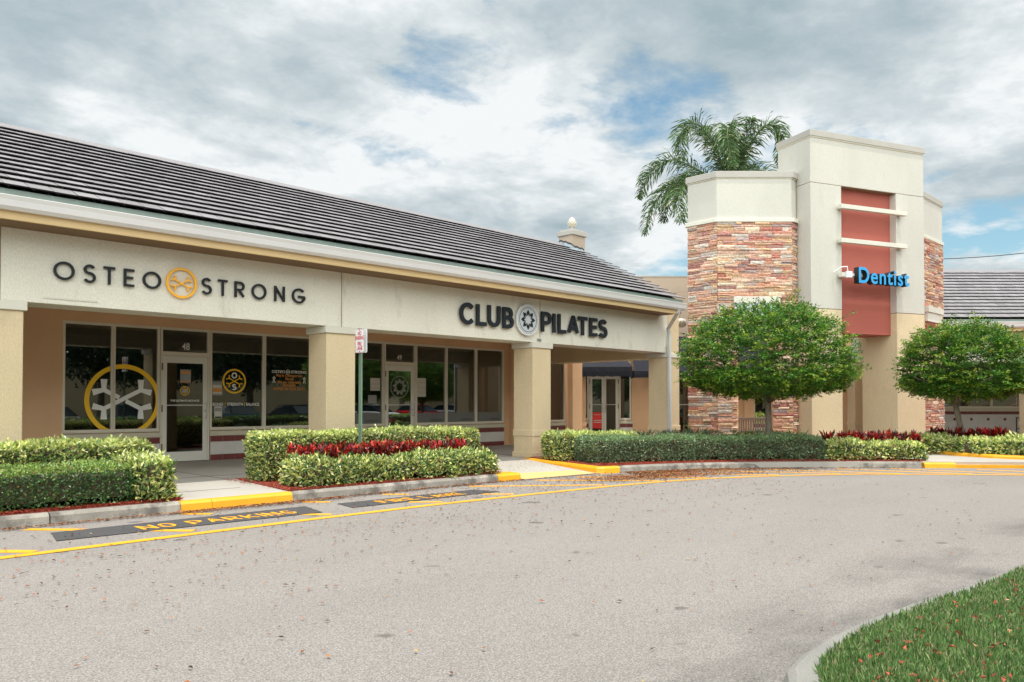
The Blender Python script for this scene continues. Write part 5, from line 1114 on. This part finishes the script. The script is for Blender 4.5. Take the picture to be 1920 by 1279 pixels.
# ---- palm behind the tower
def palm():
    D = 38.0; z_of = lambda y: 1.55 + (757 - y) / 1480 * D; r_of = lambda x: (x - 960) / 1480 * D
    c = CF.p(r_of(1362), D, z_of(352)); t = thing('royal_palm', 'tall palm with drooping fronds rising behind the tower left wing', 'palm', (c.x, c.y, .1))
    m = MB(); m.tube([(c.x, c.y, 0), (c.x, c.y, 3), (c.x, c.y, 8), (c.x, c.y, c.z - 1.4)], [.30, .27, .24, .20], 14); m.build('trunk', 'palmbark', t, smooth=True)
    m = MB(); m.tube([(c.x, c.y, c.z - 1.4), (c.x, c.y, c.z - .6), (c.x, c.y, c.z + .1)], [.21, .17, .06], 12); m.cc = None; m.build('crownshaft', 'postgreen', t, smooth=True)
    F = [([(1362, 345), (1340, 285), (1302, 243), (1270, 262), (1266, 312)], -1.2), ([(1360, 350), (1310, 312), (1262, 292), (1222, 318), (1207, 358)], .6), ([(1358, 356), (1310, 350), (1262, 350), (1225, 382), (1206, 440)], -.6), ([(1358, 358), (1318, 345), (1278, 352), (1258, 392), (1261, 434)], -1.8),
         ([(1364, 345), (1372, 300), (1374, 262), (1378, 225)], .3), ([(1366, 345), (1398, 282), (1432, 241), (1456, 262), (1450, 318)], -.9), ([(1366, 350), (1372, 290), (1350, 262), (1340, 290), (1342, 345)], -2.4),
         ([(1368, 352), (1400, 320), (1440, 305), (1470, 330), (1480, 380)], 1.4), ([(1366, 348), (1385, 300), (1402, 268), (1420, 290), (1424, 330)], 2.2), ([(1362, 352), (1330, 325), (1296, 318), (1270, 345), (1262, 390)], 1.8), ([(1364, 346), (1356, 290), (1338, 248), (1330, 222)], .8), ([(1366, 348), (1384, 305), (1392, 262), (1396, 238)], -1.0)]
    for pts, dd in F:
        k = len(pts); W_ = [CF.p(r_of(x), D + dd * (i / (k - 1)) ** .8 * 1.3, z_of(y)) for i, (x, y) in enumerate(pts)]
        # smooth curve
        crv = []
        for i in range(k - 1):
            p0, p1, p2, p3 = W_[max(i - 1, 0)], W_[i], W_[i + 1], W_[min(i + 2, k - 1)]
            for s in range(12):
                u = s / 12; crv.append(.5 * ((2 * p1) + (-p0 + p2) * u + (2 * p0 - 5 * p1 + 4 * p2 - p3) * u * u + (-p0 + 3 * p1 - 3 * p2 + p3) * u ** 3))
        crv.append(W_[-1]); n = len(crv)
        m = MB(); m.cc = (.10, .14, .05); m.tube(crv[::2] + [crv[-1]], [.045 * (1 - i / (n / 2 + 1)) + .008 for i in range(len(crv[::2]) + 1)], 5); r_ = m.build('frond', 'leaf', t)
        pos = []; U = []; ln = []
        for i in range(4, n):
            f = i / n; tg = (crv[min(i + 1, n - 1)] - crv[i - 1]).normalized(); sd_ = tg.cross(Vector((0, 0, 1)));
            if sd_.length < .1: sd_ = RT.copy()
            sd_.normalize(); nn = sd_.cross(tg)
            for q_ in range(2):
              for sgn in (-1, 1):
                for lift in (.7, -.35):
                    if random.random() < .12: continue
                    dr = (tg * random.uniform(.45, .8) + sd_ * sgn * random.uniform(.55, .95) + nn * (lift + random.uniform(-.3, .3)) + Vector((0, 0, -.30 * random.random()))).normalized()
                    pos.append(tuple(crv[i] + tg * random.uniform(-.06, .06))); U.append(tuple(dr)); ln.append(1.0 * math.sin(math.pi * min(1, .12 + f * .86)) ** .6 * random.uniform(.7, 1.15))
        pos = np.array(pos); U = np.array(U); ln = np.array(ln)
        # two-piece leaflets: the outer half droops
        V_ = rside(U); col = pick(len(pos), [((.075, .15, .035), 4), ((.045, .10, .025), 3), ((.15, .22, .07), 1.5), ((.26, .25, .11), .4)])
        half = pos + U * (ln * .55)[:, None]; U2 = unit(U + np.array([0, 0, -.75])); 
        P_ = np.concatenate([pos, half - U * .04]); UU = np.concatenate([U, U2]); VV = np.concatenate([V_, unit(V_ - U2 * (V_ * U2).sum(1, keepdims=True))])
        leafmesh('leaflets', P_, UU, VV, np.concatenate([ln * .62, ln * .5]), np.full(len(P_), .058), np.concatenate([col, col]), 'leaf', r_, org=rootloc(r_))
palm()
# ---- grass on the island
def grass():
    poly_ = isl_in
    n = 330000; x = 3.42 + RNG.uniform(0, 1, n) ** 1.25 * 11.0; ytop = np.interp(x, [3.54, 3.62, 3.8, 4.0, 4.2, 4.5, 4.9, 5.4, 6.2, 7.0, 8.5, 12, 20], [.8, 1.3, 1.55, 1.74, 1.85, 1.93, 1.97, 1.97, 1.90, 1.79, 1.68, 1.52, 1.15])
    rr = RNG.uniform(-.01, 1, n); y = ytop - np.where(rr < .6, rr / .6 * (x * .5 + .2), (x * .5 + .2) + (rr - .6) / .4 * 3.4)
    # keep inside the picture's wedge plus margin
    pos = np.stack([x, y, np.full(n, .095)], 1); fw = x * FW.x + y * FW.y; rt = x * RT.x + y * RT.y
    keep = (fw > .6) & (np.hypot(x, y) > 1.2) & (x > 3.53); pos = pos[keep]; n = len(pos)
    a = RNG.uniform(0, 2 * np.pi, n); tilt = np.abs(RNG.normal(0, .7, n)); U = np.stack([np.cos(a) * np.sin(tilt), np.sin(a) * np.sin(tilt), np.cos(tilt)], 1)
    clump = .5 + .5 * np.sin(pos[:, 0] * 9 + np.sin(pos[:, 1] * 7) * 2) * np.sin(pos[:, 1] * 11)
    ln = RNG.uniform(.024, .068, n) * (.85 + .3 * clump); col = pick(n, [((.11, .21, .055), 4), ((.065, .135, .035), 3), ((.20, .31, .10), 2.4), ((.32, .34, .15), .9), ((.40, .32, .19), .7)], .3)
    tag(leafmesh('lawn_grass', pos, U, rside(U), ln, RNG.uniform(.005, .011, n), col, 'grass'), 'short green lawn grass on the kerbed island at the lower right', 'grass', kind='stuff')
grass()
# ---- fallen leaves
def litter():
    pts = []
    def add(n, fx, fy, z=.004): 
        for _ in range(n):
            x = fx(); y = fy(x); pts.append((x, y, z))
    rnd = random.uniform; gs = random.gauss
    add(900, lambda: rnd(1.5, 15), lambda x: 9.2 - abs(gs(0, 1.6)))                  # near the line
    add(330, lambda: rnd(0.5, 18), lambda x: rnd(-1, 11.2))
    add(90, lambda: rnd(1, 9), lambda x: rnd(2.2, 8.5))
    add(1900, lambda: rnd(2.2, 11.5), lambda x: 11.28 - abs(gs(0, .07)), .006)         # against the kerb
    add(700, lambda: rnd(4.5, 7.2), lambda x: 11.25 - abs(gs(0, .13)), .008)
    add(700, lambda: rnd(8, 14), lambda x: rnd(9.4, 11.2))
    add(200, lambda: rnd(2, 9), lambda x: rnd(9.5, 11.2))
    def kr(x): return float(np.interp(x, [p[0] for p in KR], [p[1] for p in KR]))
    add(5200, lambda: 14.2 + abs(gs(0, 1.8)), lambda x: kr(x) - .05 - abs(gs(0, .38)), .008)
    add(3400, lambda: gs(13.7, .8), lambda x: gs(9.75, .34) - (x - 13.9) * .25, .009)
    add(1200, lambda: gs(15.2, .9), lambda x: gs(9.25, .22) - (x - 15.2) * .55, .009)
    add(700, lambda: rnd(14, 20), lambda x: kr(x) - .03 - abs(gs(0, .5)))
    add(120, lambda: rnd(11.3, 14), lambda x: rnd(11.3, 13.6), .155)
    P = np.array(pts); n = len(P); P = P[(P[:, 1] > 2.25) | (P[:, 0] < 3.2)]; n = len(P)
    a = RNG.uniform(0, 2 * np.pi, n); el = RNG.normal(.0, .16, n); U = np.stack([np.cos(a) * np.cos(el), np.sin(a) * np.cos(el), np.abs(np.sin(el))], 1)
    V_ = unit(np.cross(np.tile([0, 0, 1.], (n, 1)) + RNG.normal(0, .15, (n, 3)), U))
    P[:, 2] += np.abs(RNG.normal(0, .003, n)) + .009
    col = pick(n, [((.30, .105, .04), 4), ((.36, .16, .065), 3), ((.12, .05, .028), 2.6), ((.36, .25, .11), 1.2), ((.06, .035, .025), 1.6), ((.36, .07, .03), .4)], .3)
    tag(leafmesh('fallen_leaves', P, U, V_, RNG.uniform(.028, .058, n), RNG.uniform(.014, .028, n), col, 'litter', fold=.26), 'dry brown and red leaves scattered on the asphalt and heaped along the kerb', 'leaves', kind='stuff')
    # leaves on the lawn, mulch chips
    n = 620; x = RNG.uniform(3.9, 9.5, n); y = np.interp(x, [3.9, 5, 7, 9.5], [1.6, 1.9, 1.75, 1.6]) - RNG.uniform(0, 1, n) * (x * .4); P = np.stack([x, y, np.full(n, .125)], 1); a = RNG.uniform(0, 2 * np.pi, n); U = unit(np.stack([np.cos(a), np.sin(a), RNG.normal(.1, .3, n)], 1))
    tag(leafmesh('lawn_leaves', P, U, rside(U), RNG.uniform(.03, .055, n), RNG.uniform(.018, .03, n), pick(n, [((.42, .10, .06), 3), ((.25, .06, .04), 2), ((.5, .25, .14), 1)], .3), 'litter', fold=.5), 'small red and brown leaves lying in the island grass', 'leaves', kind='stuff')
    n = 26000; q_ = []
    for _ in range(n):
        r_ = random.random()
        if r_ < .3: x = rnd(0, 4.7); y = 11.50 + abs(gs(0, .12))
        elif r_ < .62: x = rnd(6.35, 11.1); y = 11.46 + rnd(0, 1) ** 2 * 2.4
        elif r_ < .9: k = random.randrange(len(KR) - 1); f = random.random(); A = KR[k]; B = KR[k + 1]; x = A[0] + (B[0] - A[0]) * f + rnd(.10, .5); y = A[1] + (B[1] - A[1]) * f + rnd(.10, .5)
        else: x = rnd(13.9, 15.2); y = rnd(11.3, 13.5)
        q_.append((x, y, .168 + rnd(0, .014)))
    P = np.array(q_); 
    ok = ~((P[:, 0] < 14.72) & (P[:, 0] > 13.3) & (P[:, 1] > 11.0) & (P[:, 0] < 13.92 + (P[:, 1] - 11.1) * .29)); P = P[ok]; n = len(P)
    a = RNG.uniform(0, 2 * np.pi, n); U = unit(np.stack([np.cos(a), np.sin(a), RNG.normal(.05, .25, n)], 1))
    tag(leafmesh('mulch_chips', P, U, unit(np.cross(np.tile([0, 0, 1.], (n, 1)) + RNG.normal(0, .4, (n, 3)), U)), RNG.uniform(.02, .06, n), RNG.uniform(.008, .018, n), pick(n, [((.30, .042, .022), 4), ((.17, .026, .016), 3), ((.40, .09, .05), 1.5), ((.35, .16, .09), .4)], .3), 'litter', fold=.3), 'red-brown bark mulch chips spread in the planting beds', 'mulch', kind='stuff')
litter()
# ================================================================== CAR PARK BEHIND THE CAMERA (seen mirrored in the shop glass)
M['carglass'] = pm('car_glass', (.02, .025, .03), .08, .0); M['tyre'] = pm('tyre_rubber', (.02, .02, .02), .8); M['lampred'] = pm('tail_lamp', (.35, .01, .01), .2); M['lamp'] = pm('head_lamp', (.7, .72, .75), .15)
def car(x, y, rz, colr, label):
    t = thing('parked_car', label, 'car', (x, y, 0), 'cars in the car park'); f = Fr((x, y), (math.cos(rz), math.sin(rz))); pt = pm('car_paint', colr, .22, .02)
    lo = [(-2.25, .35), (-2.30, .62), (-2.22, .92), (-1.55, 1.0), (-.9, 1.02), (.75, 1.0), (1.55, .90), (2.15, .76), (2.28, .55), (2.22, .32), (1.4, .25), (-1.5, .25)]
    m = MB(f); rows = [(-.90, .96), (-.78, 1.0), (.78, 1.0), (.90, .96)]
    for b, k in rows: m.v += [f.p(s * (k if abs(s) > 1.9 else 1), b, z if k == 1 else .25 + (z - .25) * .93) for s, z in lo]
    K = len(lo)
    for r_ in range(3):
        for i in range(K): j = (i + 1) % K; m.face([r_ * K + i, r_ * K + j, (r_ + 1) * K + j, (r_ + 1) * K + i])
    m.face(list(range(K))); m.face(list(range(3 * K, 4 * K))[::-1]); m.build('body', pt, t, bev=.05, smooth=False)
    gh = [(-1.75, 1.0), (-1.05, 1.42), (-.2, 1.48), (.45, 1.40), (1.25, .95)]
    m = MB(f); m.v += [f.p(s, b * (1 if z < 1.1 else .84), z) for b in (-.80, .80) for s, z in gh]; K = 5
    for i in range(K): j = (i + 1) % K; m.face([i, j, K + j, K + i])
    m.face(range(K)); m.face(list(range(K, 2 * K))[::-1]); m.build('windows', 'carglass', t, bev=.03)
    m = MB(f); m.poly([f.p(-1.0, -.66, 1.46), f.p(-.2, -.66, 1.50), f.p(.42, -.66, 1.43), f.p(.42, .66, 1.43), f.p(-.2, .66, 1.50), f.p(-1.0, .66, 1.46)]); m.build('roof', pt, t)
    for s in (-1.4, 1.4):
        for b in (-.86, .66): q_ = MB(); q_.tube([f.p(s, b, .33), f.p(s, b + .2, .33)], .33, 20); w = q_.build('wheel', 'tyre', t); q_ = MB(); q_.tube([f.p(s, b - .01, .33), f.p(s, b + .21, .33)], .20, 12); q_.build('rim', 'steel', w)
    for b in (-.75, .45): q_ = MB(f); q_.box(2.12, 2.27, b, b + .3, .60, .72); q_.build('headlight', 'lamp', t); q_ = MB(f); q_.box(-2.31, -2.2, b, b + .3, .72, .86); q_.build('tail_light', 'lampred', t)
for a in ((10.8, -3.6, R(80), (.55, .56, .57), 'silver car parked at the left of the car park row'), (14.6, -3.8, R(100), (.02, .10, .14), 'teal car parked beside the silver car'), (20.5, -4.2, R(95), (.02, .12, .17), 'dark blue-green car parked behind the lawn'), (24.5, -4.6, R(85), (.03, .03, .035), 'black car parked behind the lawn'), (33, -9, R(70), (.72, .72, .72), 'white car parked farther along the row'), (38, -10, R(80), (.60, .01, .02), 'red car parked farther along the row'), (44, -13, R(75), (.75, .76, .77), 'white car parked at the far end of the row')): car(*a)
def shade_tree(x, y, h, r, label, seed):
    rg = np.random.default_rng(seed); t = thing('shade_tree', label, 'tree', (x, y, 0), 'car park shade trees'); m = MB(); m.tube([(x, y, -.05), (x + .1, y, h * .2), (x, y + .1, h * .38)], [.3, .22, .2], 10)
    for i in range(7): a = i * .9 + seed; m.tube([(x, y, h * .33), (x + math.cos(a) * r * .4, y + math.sin(a) * r * .4, h * .55), (x + math.cos(a) * r * .75, y + math.sin(a) * r * .75, h * .75)], [.12, .08, .03], 6)
    m.build('trunk', 'bark', t)
    n = 9000; u = unit(rg.normal(size=(n, 3))); rr = rg.uniform(.25, 1, n) ** .5; cl = rg.normal(0, .06, (60, 3)); P = u * rr[:, None] * (1 + .18 * np.sin(u[:, 0:1] * 7 + seed) * np.sin(u[:, 1:2] * 6)) * np.array([r, r, h * .36]) + np.array([x, y, h * .64]); U = unit(rg.normal(size=(n, 3)))
    leafmesh('crown', P, U, rside(U), rg.uniform(.25, .45, n), rg.uniform(.14, .24, n), pick(n, [((.03, .06, .02), 3), ((.05, .09, .03), 2), ((.02, .04, .015), 2)]), 'leaf', t)
for i, (x, y, h, r_, lb) in enumerate(((9, -9, 8, 4.2, 'broad dark shade tree at the near end of the car park'), (17, -8, 8.5, 4.6, 'dark shade tree behind the teal and silver cars'), (24.5, -11, 9, 5, 'tall shade tree behind the black car'), (33, -15, 10, 5.5, 'wide shade tree beyond the white car'), (43, -19, 11, 6, 'large shade tree beyond the red car'), (55, -22, 12, 7, 'largest shade tree at the far end of the car park'), (1.5, -10, 8, 4.2, 'shade tree opposite the left end of the shops'), (6, -24, 11, 7, 'back-row shade tree opposite the first shop'), (20, -26, 11, 7, 'back-row shade tree opposite the third pillar'), (34, -30, 12, 8, 'back-row shade tree behind the white car'), (50, -34, 13, 9, 'back-row shade tree behind the red car'), (84, -37, 15, 10, 'added unseen tree standing past the row, blocking sky in the glass reflection'), (72, -36, 14, 10, 'added unseen tree past the end of the car park, hiding reflected sky'), (88, -62, 16, 13, 'farthest added unseen tree, hiding reflected sky in the end window'))): shade_tree(x, y, h, r_, lb, 20 + i)  # the far trees past the row are added to block sky mirrored in the glass

FS = thing('reflection_backdrop_building', 'added unseen beige building across the car park, hiding sky in the glass reflections', 'building', (25, -48, 0)); m = MB(); m.box(-40, 120, -50, -48, 0, 5.5); m.build('wall', 'beige', FS); m = MB(); m.box(-41, 121, -50.5, -47.4, 5.5, 6.1); m.build('parapet', 'coping', FS)  # unseen backdrop, added to keep bright sky out of the window reflections
hedge('car_park_hedge', [(5, -1.5), (30, -2.6), (60, -9)], 1.0, .05, .8, FICUS, FICTOP, 'low clipped hedge in front of the parked cars', leaf=.12, dens_=220)
